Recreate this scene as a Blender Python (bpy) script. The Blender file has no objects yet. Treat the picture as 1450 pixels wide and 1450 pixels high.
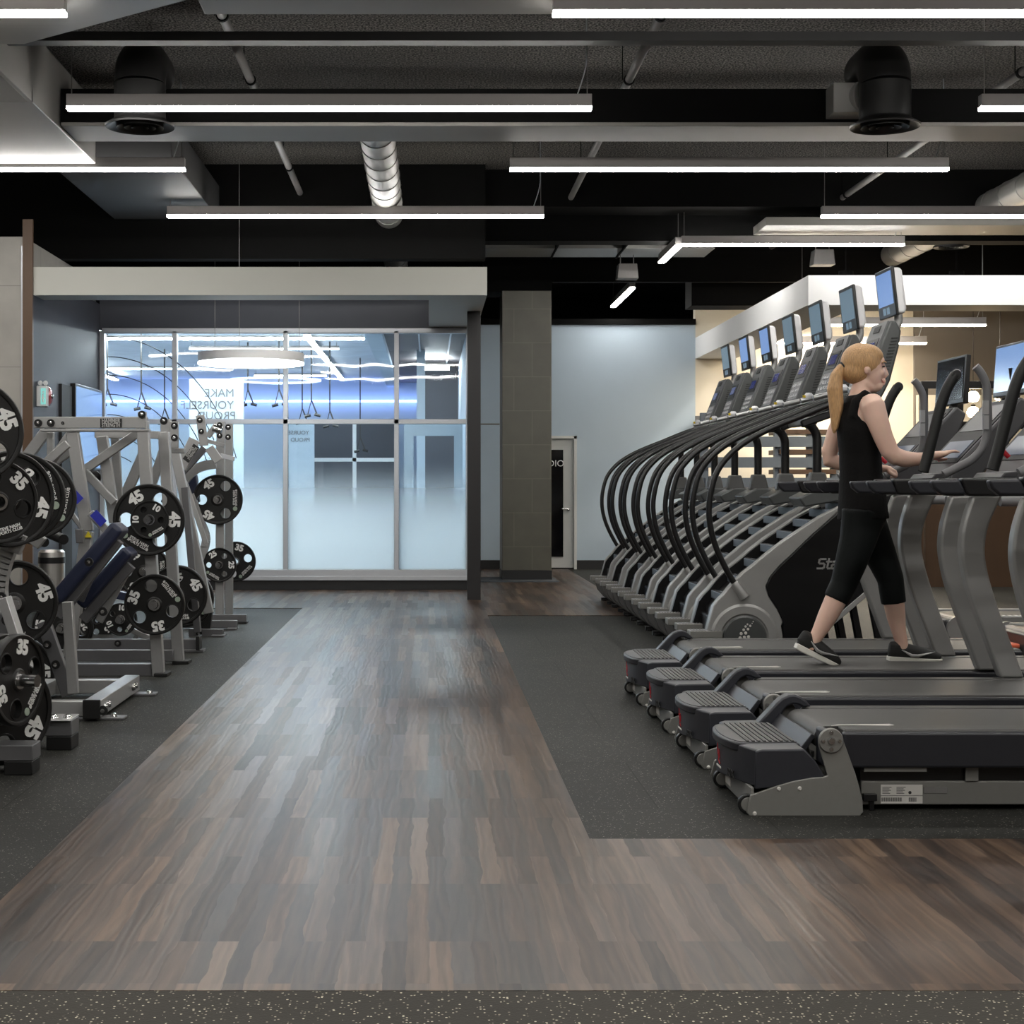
import bpy, bmesh, math, random
from mathutils import Vector, Matrix, Euler
random.seed(7)
D = bpy.data
SC = bpy.context.scene
COL = SC.collection
F = 2170.0; CX = 607.0; CY = 688.0; HC = 1.2
PI = math.pi

def W(px, py, y):
    """point at depth y that the photograph shows at px, py"""
    return Vector(((px-CX)/F*y, y, HC-(py-CY)/F*y))
def XZ(px, py, y):
    return ((px-CX)/F*y, HC-(py-CY)/F*y)

# ---------------------------------------------------------------- materials
def nn(nt, t, **kw):
    n = nt.nodes.new(t)
    for k, v in kw.items(): setattr(n, k, v)
    return n
def mat(name, col, rough=0.5, metal=0.0, var=0.06, nscale=30.0, bump=0.0, bscale=200.0, emit=None, estr=0.0,
        coat=0.0, spec=0.5, stretch=None, rvar=0.0):
    m = D.materials.new(name); m.use_nodes = True
    nt = m.node_tree; b = nt.nodes['Principled BSDF']
    b.inputs['Base Color'].default_value = (*col, 1)
    b.inputs['Roughness'].default_value = rough
    b.inputs['Metallic'].default_value = metal
    b.inputs['Specular IOR Level'].default_value = spec
    if coat: b.inputs['Coat Weight'].default_value = coat; b.inputs['Coat Roughness'].default_value = 0.1
    tc = nn(nt, 'ShaderNodeTexCoord')
    src = tc.outputs['Object']
    if stretch:
        mp = nn(nt, 'ShaderNodeMapping'); mp.inputs['Scale'].default_value = stretch
        nt.links.new(src, mp.inputs['Vector']); src = mp.outputs['Vector']
    if var or rvar:
        no = nn(nt, 'ShaderNodeTexNoise'); no.inputs['Scale'].default_value = nscale; no.inputs['Detail'].default_value = 4
        nt.links.new(src, no.inputs['Vector'])
    if var:
        mx = nn(nt, 'ShaderNodeMix', data_type='RGBA')
        mx.inputs[6].default_value = (*[c*(1-var) for c in col], 1)
        mx.inputs[7].default_value = (*[min(1, c*(1+var)) for c in col], 1)
        nt.links.new(no.outputs['Fac'], mx.inputs[0]); nt.links.new(mx.outputs[2], b.inputs['Base Color'])
    if rvar:
        mr = nn(nt, 'ShaderNodeMapRange'); mr.inputs[3].default_value = max(0, rough-rvar); mr.inputs[4].default_value = min(1, rough+rvar)
        nt.links.new(no.outputs['Fac'], mr.inputs[0]); nt.links.new(mr.outputs[0], b.inputs['Roughness'])
    if bump:
        n2 = nn(nt, 'ShaderNodeTexNoise'); n2.inputs['Scale'].default_value = bscale; n2.inputs['Detail'].default_value = 5
        bp = nn(nt, 'ShaderNodeBump'); bp.inputs['Strength'].default_value = bump; bp.inputs['Distance'].default_value = 0.01
        nt.links.new(src, n2.inputs['Vector']); nt.links.new(n2.outputs['Fac'], bp.inputs['Height']); nt.links.new(bp.outputs[0], b.inputs['Normal'])
    if emit:
        b.inputs['Emission Color'].default_value = (*emit, 1); b.inputs['Emission Strength'].default_value = estr
    return m

M = {}
M['frame'] = mat('brushed silver paint', (.42,.42,.415), .38, .5, .05, 60, bump=.02)
M['frame_dark'] = mat('dark grey paint', (.15,.15,.155), .4, .3, .05, 40)
M['rubber'] = mat('black rubber', (.009,.009,.009), .5, 0, .15, 80, bump=.05, spec=.4)
M['black'] = mat('black plastic', (.008,.008,.0085), .33, 0, .1, 60)
M['blackmatte'] = mat('matte black plastic', (.02,.02,.021), .6, 0, .1, 60)
M['steel'] = mat('chrome steel', (.6,.6,.6), .2, 1.0, .03, 100)
M['bin_steel'] = mat('brushed stainless', (.62,.60,.57), .34, 1.0, .25, 40, stretch=(1,1,.02))
M['white'] = mat('white lettering', (.85,.85,.83), .5, 0, .02)
M['sage'] = mat('sage emblem', (.35,.42,.34), .5, 0, .05)
M['blue_pad'] = mat('navy vinyl', (.018,.024,.055), .42, 0, .1, 30, bump=.06, bscale=300)
M['plate'] = mat('rubber weight plate', (.0085,.0083,.008), .46, 0, .15, 50, bump=.05, spec=.4)
M['warn'] = mat('yellow warning', (.8,.65,.03), .5, 0, .02)
M['bluelabel'] = mat('blue label', (.03,.04,.4), .4, 0, .1)
M['label'] = mat('paper label', (.72,.70,.66), .5, 0, .04)
M['ink'] = mat('dark ink', (.03,.03,.03), .6, 0, .02)
M['logo_plate'] = mat('logo plate black', (.02,.02,.02), .4)
M['logo_letters'] = mat('logo plate letters', (.55,.55,.54), .4, .3)
# treadmill
M['tm_cover'] = mat('slate plastic cover', (.032,.034,.042), .42, .1, .08, 40, bump=.03, bscale=400)
M['tm_cover2'] = mat('dark slate plastic', (.026,.027,.033), .42, .1, .08, 40)
M['tm_plate'] = mat('warm grey steel plate', (.25,.247,.232), .45, .3, .05, 40)
M['tm_rail'] = mat('dark side rail', (.025,.026,.032), .35, .1, .08)
M['tm_belt'] = mat('running belt', (.062,.060,.057), .5, 0, .12, 8, bump=.04, bscale=300, stretch=(1,6,1))
M['tm_up'] = mat('pewter upright paint', (.36,.36,.352), .36, .4, .03, 20)
M['tm_console'] = mat('charcoal console', (.075,.075,.08), .4, .15, .05)
M['tm_grip'] = mat('grey grip', (.16,.16,.165), .45, .1, .05)
M['red'] = mat('red plastic', (.5,.02,.03), .4)
M['orange'] = mat('orange red plastic', (.75,.16,.08), .45)
# stair climber
M['sc_silver'] = mat('silver plastic shroud', (.34,.34,.33), .36, .25, .04, 20)
M['sc_grey'] = mat('mid grey shroud', (.12,.12,.118), .42, .2, .05, 20)
M['sc_black'] = mat('black side panel', (.005,.005,.0055), .35, 0, .1, 10, spec=.35)
M['sc_step'] = mat('blue grey step', (.12,.145,.175), .5, .1, .06)
M['sc_console'] = mat('graphite console', (.085,.09,.09), .35, .2, .05)
M['sc_face'] = mat('console face', (.14,.145,.15), .4, .2, .05)
M['sc_shell'] = mat('pale monitor shell', (.80,.80,.82), .3, .1, .03)
M['scr_blue'] = mat('lit blue screen', (.02,.03,.06), .15, 0, 0, emit=(.22,.38,.75), estr=.75)
M['scr_slate'] = mat('lit slate screen', (.02,.03,.04), .15, 0, 0, emit=(.22,.33,.42), estr=.55)
M['scr_deep'] = mat('deep blue display', (.01,.01,.03), .2, 0, 0, emit=(.01,.02,.16), estr=.5)
M['scr_tv'] = mat('tv picture', (.03,.04,.06), .15, 0, 0, emit=(.20,.36,.70), estr=.8)
M['keys'] = mat('dim key panel', (.05,.055,.065), .3, 0, .3, 120, emit=(.08,.12,.2), estr=.3)
M['yellow'] = mat('yellow knob', (.75,.55,.03), .4)
M['silverbar'] = mat('silver grip bar', (.5,.5,.5), .3, .8, .04)
# person
M['skin'] = mat('skin', (.78,.52,.41), .5, 0, .06, 12, bump=.02, bscale=300); M['skin'].node_tree.nodes['Principled BSDF'].inputs['Subsurface Weight'].default_value = .08
M['hair'] = mat('strawberry blonde hair', (.56,.33,.15), .42, 0, .5, 60, bump=.5, bscale=70, stretch=(3,3,.5))
M['top'] = mat('black tank fabric', (.006,.0055,.0055), .8, 0, .2, 60, bump=.15, bscale=60, spec=.15)
M['legging'] = mat('black legging fabric', (.004,.0055,.0055), .65, 0, .2, 60, bump=.08, bscale=60, spec=.2)
M['shoe'] = mat('black shoe knit', (.012,.012,.012), .7, 0, .2, 200)
M['sole'] = mat('off white sole', (.72,.70,.64), .5)
M['lips'] = mat('lips', (.58,.27,.23), .5)
M['eye'] = mat('eye', (.03,.02,.02), .2)

# ---------------------------------------------------------------- builder
class B:
    def __init__(s): s.bm = bmesh.new()
    def box(s, x0, x1, y0, y1, z0, z1):
        v = [s.bm.verts.new(p) for p in ((x0,y0,z0),(x1,y0,z0),(x1,y1,z0),(x0,y1,z0),(x0,y0,z1),(x1,y0,z1),(x1,y1,z1),(x0,y1,z1))]
        for f in ((0,3,2,1),(4,5,6,7),(0,1,5,4),(1,2,6,5),(2,3,7,6),(3,0,4,7)): s.bm.faces.new([v[i] for i in f])
        return s
    def prism(s, poly, y0, y1):
        """poly in (x,z), extruded along y"""
        a = [s.bm.verts.new((x,y0,z)) for x,z in poly]; b = [s.bm.verts.new((x,y1,z)) for x,z in poly]
        n = len(poly)
        s.bm.faces.new(a); s.bm.faces.new(b[::-1])
        for i in range(n): s.bm.faces.new([a[i],b[i],b[(i+1)%n],a[(i+1)%n]])
        return s
    def slab(s, poly, z0, z1):
        """poly in (x,y), extruded along z"""
        a = [s.bm.verts.new((x,y,z0)) for x,y in poly]; b = [s.bm.verts.new((x,y,z1)) for x,y in poly]
        n = len(poly)
        s.bm.faces.new(a[::-1]); s.bm.faces.new(b)
        for i in range(n): s.bm.faces.new([a[i],a[(i+1)%n],b[(i+1)%n],b[i]])
        return s
    def bar(s, p0, p1, w, d):
        p0 = Vector(p0); p1 = Vector(p1); t = (p1-p0).normalized()
        if abs(t.y) > .9: a = Vector((1,0,0)); a = (a - t*a.dot(t)).normalized()
        else: a = t.cross(Vector((0,1,0))).normalized()
        c = t.cross(a).normalized()
        vs = []
        for p in (p0,p1):
            for i,j in ((-1,-1),(1,-1),(1,1),(-1,1)): vs.append(s.bm.verts.new(p+a*i*w/2+c*j*d/2))
        for f in ((0,3,2,1),(4,5,6,7),(0,1,5,4),(1,2,6,5),(2,3,7,6),(3,0,4,7)): s.bm.faces.new([vs[i] for i in f])
        return s
    def tube(s, pts, r, n=12, cap=True, flat=1.0):
        pts = [Vector(p) for p in pts]; rs = r if isinstance(r,(list,tuple)) else [r]*len(pts)
        rings = []; up = None
        for i,p in enumerate(pts):
            t = (pts[min(i+1,len(pts)-1)]-pts[max(i-1,0)]).normalized()
            if up is None:
                up = Vector((0,1,0)) if abs(t.y) < .9 else Vector((0,0,1))
            a = (up - t*up.dot(t)).normalized(); b = t.cross(a); up = a
            rings.append([s.bm.verts.new(p + (a*math.cos(2*PI*k/n)*flat + b*math.sin(2*PI*k/n))*rs[i]) for k in range(n)])
        for i in range(len(rings)-1):
            for k in range(n): s.bm.faces.new([rings[i][k],rings[i][(k+1)%n],rings[i+1][(k+1)%n],rings[i+1][k]])
        if cap: s.bm.faces.new(rings[0][::-1]); s.bm.faces.new(rings[-1])
        return s
    def cyl(s, p0, p1, r, n=24, r1=None): return s.tube([p0,p1],[r, r if r1 is None else r1], n)
    def lathe(s, prof, center, axis='Y', n=48, closed=False, cap=False):
        """prof list of (radius, along)"""
        c = Vector(center); rings = []
        for r,h in prof:
            ring = []
            for k in range(n):
                a = 2*PI*k/n; u, v = r*math.cos(a), r*math.sin(a)
                p = {'Y':(u,h,v),'Z':(u,v,h),'X':(h,u,v)}[axis]
                ring.append(s.bm.verts.new(c+Vector(p)))
            rings.append(ring)
        m = len(rings)
        for i in range(m if closed else m-1):
            for k in range(n):
                s.bm.faces.new([rings[i][k],rings[i][(k+1)%n],rings[(i+1)%m][(k+1)%n],rings[(i+1)%m][k]])
        if cap and not closed:
            for rg, q in ((rings[0],0),(rings[-1],-1)):
                if prof[q][0] > 1e-5: 
                    try: s.bm.faces.new(rg)
                    except Exception: pass
        return s
    def ribbon(s, left, right, y0, y1):
        """closed strip polygon between two polylines (x,z)"""
        for i in range(len(left)-1):
            s.prism([left[i],left[i+1],right[i+1],right[i]], y0, y1)
        return s
    def text(s, body, size, matrix, bold=0.0, depth=.0015, mirror=False, sx=1.0):
        me = text_mesh(body, bold)
        mm = matrix @ Matrix(((size*sx*(-1 if mirror else 1),0,0,0),(0,0,-.1,0),(0,size,0,0),(0,0,0,1)))
        # text x->x, text y->z, text z-> -y
        tmp = me.copy(); tmp.transform(mm); 
        base = len(s.bm.verts); s.bm.from_mesh(tmp); D.meshes.remove(tmp)
        return s
    def build(s, name, m, parent=None, bevel=0.0, smooth=35, seg=2, origin=None, subd=0):
        bmesh.ops.remove_doubles(s.bm, verts=s.bm.verts, dist=1e-5)
        bmesh.ops.recalc_face_normals(s.bm, faces=s.bm.faces)
        o0 = Vector(origin) if origin is not None else (root_loc(parent) if parent is not None else Vector((0,0,0)))
        if origin is None and parent is None:
            xs = [v.co.x for v in s.bm.verts]; ys = [v.co.y for v in s.bm.verts]; zs = [v.co.z for v in s.bm.verts]
            o0 = Vector(((min(xs)+max(xs))/2,(min(ys)+max(ys))/2,min(zs)))
        bmesh.ops.translate(s.bm, verts=s.bm.verts, vec=-o0)
        me = D.meshes.new(name); s.bm.to_mesh(me); s.bm.free()
        me.materials.append(M[m] if isinstance(m,str) else m)
        if smooth:
            me.polygons.foreach_set('use_smooth',[True]*len(me.polygons))
            me.set_sharp_from_angle(angle=math.radians(smooth))
        o = D.objects.new(name, me); COL.objects.link(o)
        if bevel:
            md = o.modifiers.new('bevel','BEVEL'); md.width = bevel; md.segments = seg; md.limit_method='ANGLE'; md.angle_limit=math.radians(40); md.harden_normals = False
        if subd:
            md = o.modifiers.new('s','SUBSURF'); md.levels = subd; md.render_levels = subd
        if parent is not None: o.parent = parent
        else: o.location = o0
        return o

def root_loc(p):
    while p.parent is not None: p = p.parent
    return Vector(p.location)

_txt = {}
def text_mesh(body, bold=0.0):
    key = (body, bold)
    if key not in _txt:
        cu = D.curves.new('t','FONT'); cu.body = body; cu.size = 1; cu.align_x='CENTER'; cu.align_y='CENTER'
        cu.offset = bold; cu.extrude = .02; cu.resolution_u = 3; cu.space_line = .85
        o = D.objects.new('t', cu); COL.objects.link(o)
        dg = bpy.context.evaluated_depsgraph_get()
        me = D.meshes.new_from_object(o.evaluated_get(dg)); D.objects.remove(o)
        _txt[key] = me
    return _txt[key]

def thing(name, label, cat, loc, group=None):
    o = D.objects.new(name, None); COL.objects.link(o); o.location = loc
    o.empty_display_size = .1
    o['label'] = label; o['category'] = cat
    if group: o['group'] = group
    return o
def tag(o, label, cat, group=None, kind=None):
    if label: o['label'] = label
    if cat: o['category'] = cat
    if group: o['group'] = group
    if kind: o['kind'] = kind
    return o
def struct(o): o['kind'] = 'structure'; return o
KIDS = {}
def copy_tree(o, label=None, dloc=(0,0,0), parent=None):
    c = o.copy(); COL.objects.link(c)
    if parent is not None: c.parent = parent
    else: c.location = Vector(o.location)+Vector(dloc)
    if label: c['label'] = label
    for ch in [x for x in COL.objects if x.parent == o]: copy_tree(ch, parent=c)
    return c
def smooth_path(pts, n=6):
    """catmull-rom through points"""
    pts = [Vector(p) for p in pts]; out = []
    for i in range(len(pts)-1):
        p0 = pts[max(i-1,0)]; p1 = pts[i]; p2 = pts[i+1]; p3 = pts[min(i+2,len(pts)-1)]
        for k in range(n):
            t = k/n
            out.append(.5*((2*p1)+(-p0+p2)*t+(2*p0-5*p1+4*p2-p3)*t*t+(-p0+3*p1-3*p2+p3)*t**3))
    out.append(pts[-1]); return out
# ---------------------------------------------------------------- camera
cam = D.cameras.new('camera'); co = D.objects.new('camera', cam); COL.objects.link(co)
co.location = (0,0,HC); co.rotation_euler = (PI/2,0,0)
cam.sensor_width = 36; cam.sensor_fit = 'HORIZONTAL'; cam.lens = F/1450*36
cam.shift_x = (725-CX)/1450; cam.shift_y = -(725-CY)/1450
cam.clip_end = 100
SC.camera = co
SC.view_settings.view_transform = 'Standard'; SC.view_settings.look = 'None'
SC.view_settings.exposure = 0.0; SC.view_settings.gamma = 1
SC.view_settings.use_curve_mapping = False
SC.cycles.use_denoising = True
SC.cycles.max_bounces = 7; SC.cycles.diffuse_bounces = 3; SC.cycles.glossy_bounces = 3; SC.cycles.transmission_bounces = 4; SC.cycles.transparent_max_bounces = 10
SC.cycles.sample_clamp_indirect = 6; SC.cycles.caustics_reflective = False; SC.cycles.caustics_refractive = False
wd = D.worlds.new('world'); SC.world = wd; wd.use_nodes = True
wd.node_tree.nodes['Background'].inputs[0].default_value = (.5,.55,.6,1); wd.node_tree.nodes['Background'].inputs[1].default_value = .0

# ---------------------------------------------------------------- floor materials
def rubber_floor(name, base, speck, thr, vs, rough, seams=True):
    m = D.materials.new(name); m.use_nodes = True; nt = m.node_tree; b = nt.nodes['Principled BSDF']; L = nt.links.new
    tc = nn(nt,'ShaderNodeTexCoord')
    vo = nn(nt,'ShaderNodeTexVoronoi'); vo.inputs['Scale'].default_value = vs; L(tc.outputs['Object'], vo.inputs['Vector'])
    sx = nn(nt,'ShaderNodeSeparateColor'); L(vo.outputs['Color'], sx.inputs[0])
    gt = nn(nt,'ShaderNodeMath', operation='GREATER_THAN'); gt.inputs[1].default_value = thr; L(sx.outputs[0], gt.inputs[0])
    lt = nn(nt,'ShaderNodeMath', operation='LESS_THAN'); lt.inputs[1].default_value = .36; L(vo.outputs['Distance'], lt.inputs[0])
    mu = nn(nt,'ShaderNodeMath', operation='MULTIPLY'); L(gt.outputs[0], mu.inputs[0]); L(lt.outputs[0], mu.inputs[1])
    br = nn(nt,'ShaderNodeMath', operation='MULTIPLY'); L(sx.outputs[1], br.inputs[0]); L(mu.outputs[0], br.inputs[1])
    no = nn(nt,'ShaderNodeTexNoise'); no.inputs['Scale'].default_value = 1.6; no.inputs['Detail'].default_value = 6; L(tc.outputs['Object'], no.inputs['Vector'])
    c1 = nn(nt,'ShaderNodeMix', data_type='RGBA'); c1.inputs[6].default_value = (*[c*.72 for c in base],1); c1.inputs[7].default_value = (*[c*1.3 for c in base],1); L(no.outputs['Fac'], c1.inputs[0])
    c2 = nn(nt,'ShaderNodeMix', data_type='RGBA'); c2.inputs[7].default_value = (*speck,1); L(br.outputs[0], c2.inputs[0]); L(c1.outputs[2], c2.inputs[6])
    out = c2.outputs[2]
    if seams:
        bk = nn(nt,'ShaderNodeTexBrick'); bk.inputs['Scale'].default_value = 1; bk.inputs['Mortar Size'].default_value = .0025
        bk.inputs['Brick Width'].default_value = 1.22; bk.inputs['Row Height'].default_value = .95; bk.offset = .3
        bk.inputs['Color1'].default_value = (1,1,1,1); bk.inputs['Color2'].default_value = (.8,.8,.8,1); bk.inputs['Mortar'].default_value = (.25,.25,.25,1)
        L(tc.outputs['Object'], bk.inputs['Vector'])
        c3 = nn(nt,'ShaderNodeMix', data_type='RGBA', blend_type='MULTIPLY'); c3.inputs[0].default_value = 1; L(out, c3.inputs[6]); L(bk.outputs['Color'], c3.inputs[7]); out = c3.outputs[2]
    L(out, b.inputs['Base Color'])
    b.inputs['Roughness'].default_value = rough; b.inputs['Specular IOR Level'].default_value = .15
    n2 = nn(nt,'ShaderNodeTexNoise'); n2.inputs['Scale'].default_value = 160; L(tc.outputs['Object'], n2.inputs['Vector'])
    bp = nn(nt,'ShaderNodeBump'); bp.inputs['Strength'].default_value = .35; bp.inputs['Distance'].default_value = .004; L(n2.outputs['Fac'], bp.inputs['Height']); L(bp.outputs[0], b.inputs['Normal'])
    return m
M['rub_floor'] = rubber_floor('speckled rubber matting', (.026,.026,.0235), (.30,.29,.25), .82, 130, .60)
M['rub_front'] = rubber_floor('speckled rubber strip', (.052,.048,.041), (.75,.70,.52), .80, 125, .75, False)

def wood_floor():
    m = D.materials.new('weathered wood plank vinyl'); m.use_nodes = True; nt = m.node_tree; b = nt.nodes['Principled BSDF']; L = nt.links.new
    tc = nn(nt,'ShaderNodeTexCoord')
    def mapping(rot=0, sc=(1,1,1), loc=(0,0,0)):
        mp = nn(nt,'ShaderNodeMapping'); mp.inputs['Rotation'].default_value = (0,0,rot); mp.inputs['Scale'].default_value = sc; mp.inputs['Location'].default_value = loc
        L(tc.outputs['Object'], mp.inputs['Vector']); return mp.outputs[0]
    dn = nn(nt,'ShaderNodeTexNoise'); dn.inputs['Scale'].default_value = 5; dn.inputs['Detail'].default_value = 3; L(mapping(sc=(1.5,.8,1)), dn.inputs['Vector'])
    dsub = nn(nt,'ShaderNodeVectorMath', operation='SUBTRACT'); dsub.inputs[1].default_value = (.5,.5,.5); L(dn.outputs['Color'], dsub.inputs[0])
    dsc = nn(nt,'ShaderNodeVectorMath', operation='MULTIPLY'); dsc.inputs[1].default_value = (.0,.045,0); L(dsub.outputs[0], dsc.inputs[0])
    def brick(w,h,off,loc=(0,0,0), mort=.0, wob=False):
        bk = nn(nt,'ShaderNodeTexBrick'); bk.inputs['Scale'].default_value = 1; bk.inputs['Mortar Size'].default_value = mort
        bk.inputs['Brick Width'].default_value = w; bk.inputs['Row Height'].default_value = h; bk.offset = off; bk.offset_frequency = 2
        bk.inputs['Color1'].default_value = (0,0,0,1); bk.inputs['Color2'].default_value = (1,1,1,1); bk.inputs['Mortar'].default_value = (.5,.5,.5,1)
        v = mapping(PI/2, loc=loc)
        if wob:
            ad = nn(nt,'ShaderNodeVectorMath', operation='ADD'); L(v, ad.inputs[0]); L(dsc.outputs[0], ad.inputs[1]); v = ad.outputs[0]
        L(v, bk.inputs['Vector']); return bk
    A = brick(.92, .165, .37, mort=.0012)                   # plank
    S = brick(.92, .055, .37, (0,.0,0), wob=True)               # strips inside plank
    S2 = brick(.92, .0275, .37, (0,.01,0), wob=True)
    # jitter the grain per plank
    def sep(bk): return bk.outputs['Color']
    off = nn(nt,'ShaderNodeVectorMath', operation='MULTIPLY_ADD'); off.inputs[1].default_value = (3.1,7.7,0)
    L(sep(S), off.inputs[0]); L(mapping(sc=(1,.11,1)), off.inputs[2])
    g = nn(nt,'ShaderNodeTexNoise'); g.inputs['Scale'].default_value = 26; g.inputs['Detail'].default_value = 7; g.inputs['Distortion'].default_value = .3; L(off.outputs[0], g.inputs['Vector'])
    wv = nn(nt,'ShaderNodeTexWave'); wv.bands_direction='X'; wv.inputs['Scale'].default_value = 9; wv.inputs['Distortion'].default_value = 11; wv.inputs['Detail'].default_value = 2.5; wv.inputs['Detail Scale'].default_value = 1.3
    L(off.outputs[0], wv.inputs['Vector'])
    fo = nn(nt,'ShaderNodeVectorMath', operation='MULTIPLY'); fo.inputs[1].default_value = (1,.5,1); L(off.outputs[0], fo.inputs[0])
    fg = nn(nt,'ShaderNodeTexNoise'); fg.inputs['Scale'].default_value = 85; fg.inputs['Detail'].default_value = 4; fg.inputs['Distortion'].default_value = .4; L(fo.outputs[0], fg.inputs['Vector'])
    big = nn(nt,'ShaderNodeTexNoise'); big.inputs['Scale'].default_value = 1.2; big.inputs['Detail'].default_value = 3; L(tc.outputs['Object'], big.inputs['Vector'])
    def mad(a, k, c, kc):
        x = nn(nt,'ShaderNodeMath', operation='MULTIPLY'); x.inputs[1].default_value = k; L(a, x.inputs[0])
        y = nn(nt,'ShaderNodeMath', operation='MULTIPLY_ADD'); y.inputs[1].default_value = kc; L(c, y.inputs[0]); L(x.outputs[0], y.inputs[2]); return y.outputs[0]
    t = mad(sep(A), .20, sep(S), .42)
    t = mad(t, 1, g.outputs['Fac'], .26)
    t = mad(t, 1, wv.outputs['Fac'], .11)
    t = mad(t, 1, sep(S2), .10); t = mad(t, 1, fg.outputs['Fac'], .26)
    cr = nn(nt,'ShaderNodeValToRGB'); e = cr.color_ramp.elements
    e[0].position = .38; e[0].color = (.010,.0062,.0045,1); e[1].position = 1.02; e[1].color = (.155,.100,.064,1)
    k = cr.color_ramp.elements.new(.52); k.color = (.032,.020,.014,1)
    k = cr.color_ramp.elements.new(.68); k.color = (.057,.034,.022,1)
    k = cr.color_ramp.elements.new(.85); k.color = (.100,.063,.041,1)
    L(t, cr.inputs[0]); L(cr.outputs[0], b.inputs['Base Color'])
    mr = nn(nt,'ShaderNodeMapRange'); mr.inputs[3].default_value = .285; mr.inputs[4].default_value = .39
    RB = brick(.92, .055, .37, (.92*5,.055*14,0), wob=True); r1 = mad(sep(RB), .9, big.outputs['Fac'], .1); L(r1, mr.inputs[0]); L(mr.outputs[0], b.inputs['Roughness'])
    h = mad(wv.outputs['Fac'], .35, g.outputs['Fac'], .5); h = mad(h, 1, fg.outputs['Fac'], .16); h = mad(h, 1, sep(S), .5)
    bp = nn(nt,'ShaderNodeBump'); bp.inputs['Strength'].default_value = .30; bp.inputs['Distance'].default_value = .003; L(h, bp.inputs['Height']); L(bp.outputs[0], b.inputs['Normal'])
    b.inputs['Specular IOR Level'].default_value = .28
    return m
M['wood'] = wood_floor()
M['slab'] = mat('sprayed ceiling texture', (.10,.094,.086), .95, 0, .8, 60, bump=1.0, bscale=60)
_nt = M['slab'].node_tree; _cr = nn(_nt,'ShaderNodeValToRGB'); _cr.color_ramp.elements[0].position = .44; _cr.color_ramp.elements[1].position = .60
_cr.color_ramp.elements[0].color = (.008,.0075,.007,1); _cr.color_ramp.elements[1].color = (.16,.148,.135,1)
_no = [n for n in _nt.nodes if n.type=='TEX_NOISE'][0]; _nt.links.new(_no.outputs['Fac'], _cr.inputs[0]); _nt.links.new(_cr.outputs[0], _nt.nodes['Principled BSDF'].inputs['Base Color'])
M['ceil_black'] = mat('black painted steel', (.0028,.0028,.0028), .8, 0, .15, 6, spec=.12)
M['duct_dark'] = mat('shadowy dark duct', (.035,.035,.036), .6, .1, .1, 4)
M['diff_black'] = mat('black diffuser metal', (.016,.016,.016), .4, .1, .1, 6)
M['duct'] = mat('painted grey duct', (.27,.26,.24), .5, .1, .06, 3)
M['duct_round'] = mat('grey spiral duct', (.34,.335,.32), .4, .2, .05, 4)
M['pipe'] = mat('grey pipe', (.20,.19,.185), .5, .1, .1)
M['wall_blue'] = mat('blue lit grey wall', (.49,.59,.68), .7, 0, .03, 3)  # blue cast of the studio light is put into this wall colour
M['wall_warm'] = mat('warm lit wall', (.78,.72,.60), .7, 0, .03, 3)  # same back wall further on, its warm lighting put into the colour
M['wall_taupe'] = mat('taupe wall', (.20,.175,.15), .7, 0, .05, 3)
M['wall_dark'] = mat('charcoal blue wall', (.060,.064,.080), .6, 0, .08, 4)
M['wall_int'] = mat('studio wall', (.46,.54,.62), .7, 0, .04, 2)  # keeps some of the cove light's blue in the wall colour
M['black_wall'] = mat('black wall', (.01,.01,.01), .7, 0, .1, 3)
M['bulk'] = mat('off white bulkhead paint', (.60,.60,.55), .6, 0, .02, 3)
M['bulk_w'] = mat('white bulkhead paint', (.80,.80,.80), .6, 0, .02, 3)
M['brown'] = mat('brown laminate', (.115,.065,.036), .5, 0, .15, 3, stretch=(4,4,.5))
M['alu'] = mat('anodised aluminium', (.55,.57,.60), .4, .5, .03)
M['column_black'] = mat('black steel column', (.018,.017,.018), .45, .2, .1)
M['base'] = mat('black baseboard', (.012,.012,.013), .5, 0, .1)
M['door_white'] = mat('white door', (.66,.67,.65), .5, 0, .02)
M['darkglass'] = mat('dark glass', (.004,.004,.005), .08, 0, 0)
M['rugmat'] = mat('slate floor mat', (.075,.085,.10), .8, 0, .2, 60)
def emis(name, col, st):
    m = D.materials.new(name); m.use_nodes = True; nt = m.node_tree; nt.nodes.remove(nt.nodes['Principled BSDF'])
    e = nn(nt,'ShaderNodeEmission'); e.inputs[0].default_value = (*col,1); e.inputs[1].default_value = st
    nt.links.new(e.outputs[0], nt.nodes['Material Output'].inputs[0]); return m
M['led'] = emis('led diffuser', (1,.97,.92), 52)
M['led_room'] = emis('studio led', (.92,.98,1), 115)
M['led_soft'] = emis('soft studio led', (.92,.97,1), 14)
M['led_warm'] = emis('warm led', (1,.86,.66), 70)
M['bulb'] = emis('warm bulb', (1,.72,.38), 45)
M['led_blue'] = emis('blue cove led', (.30,.42,1), 7)
M['fix'] = mat('grey fixture extrusion', (.36,.34,.33), .45, .3, .03)

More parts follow.
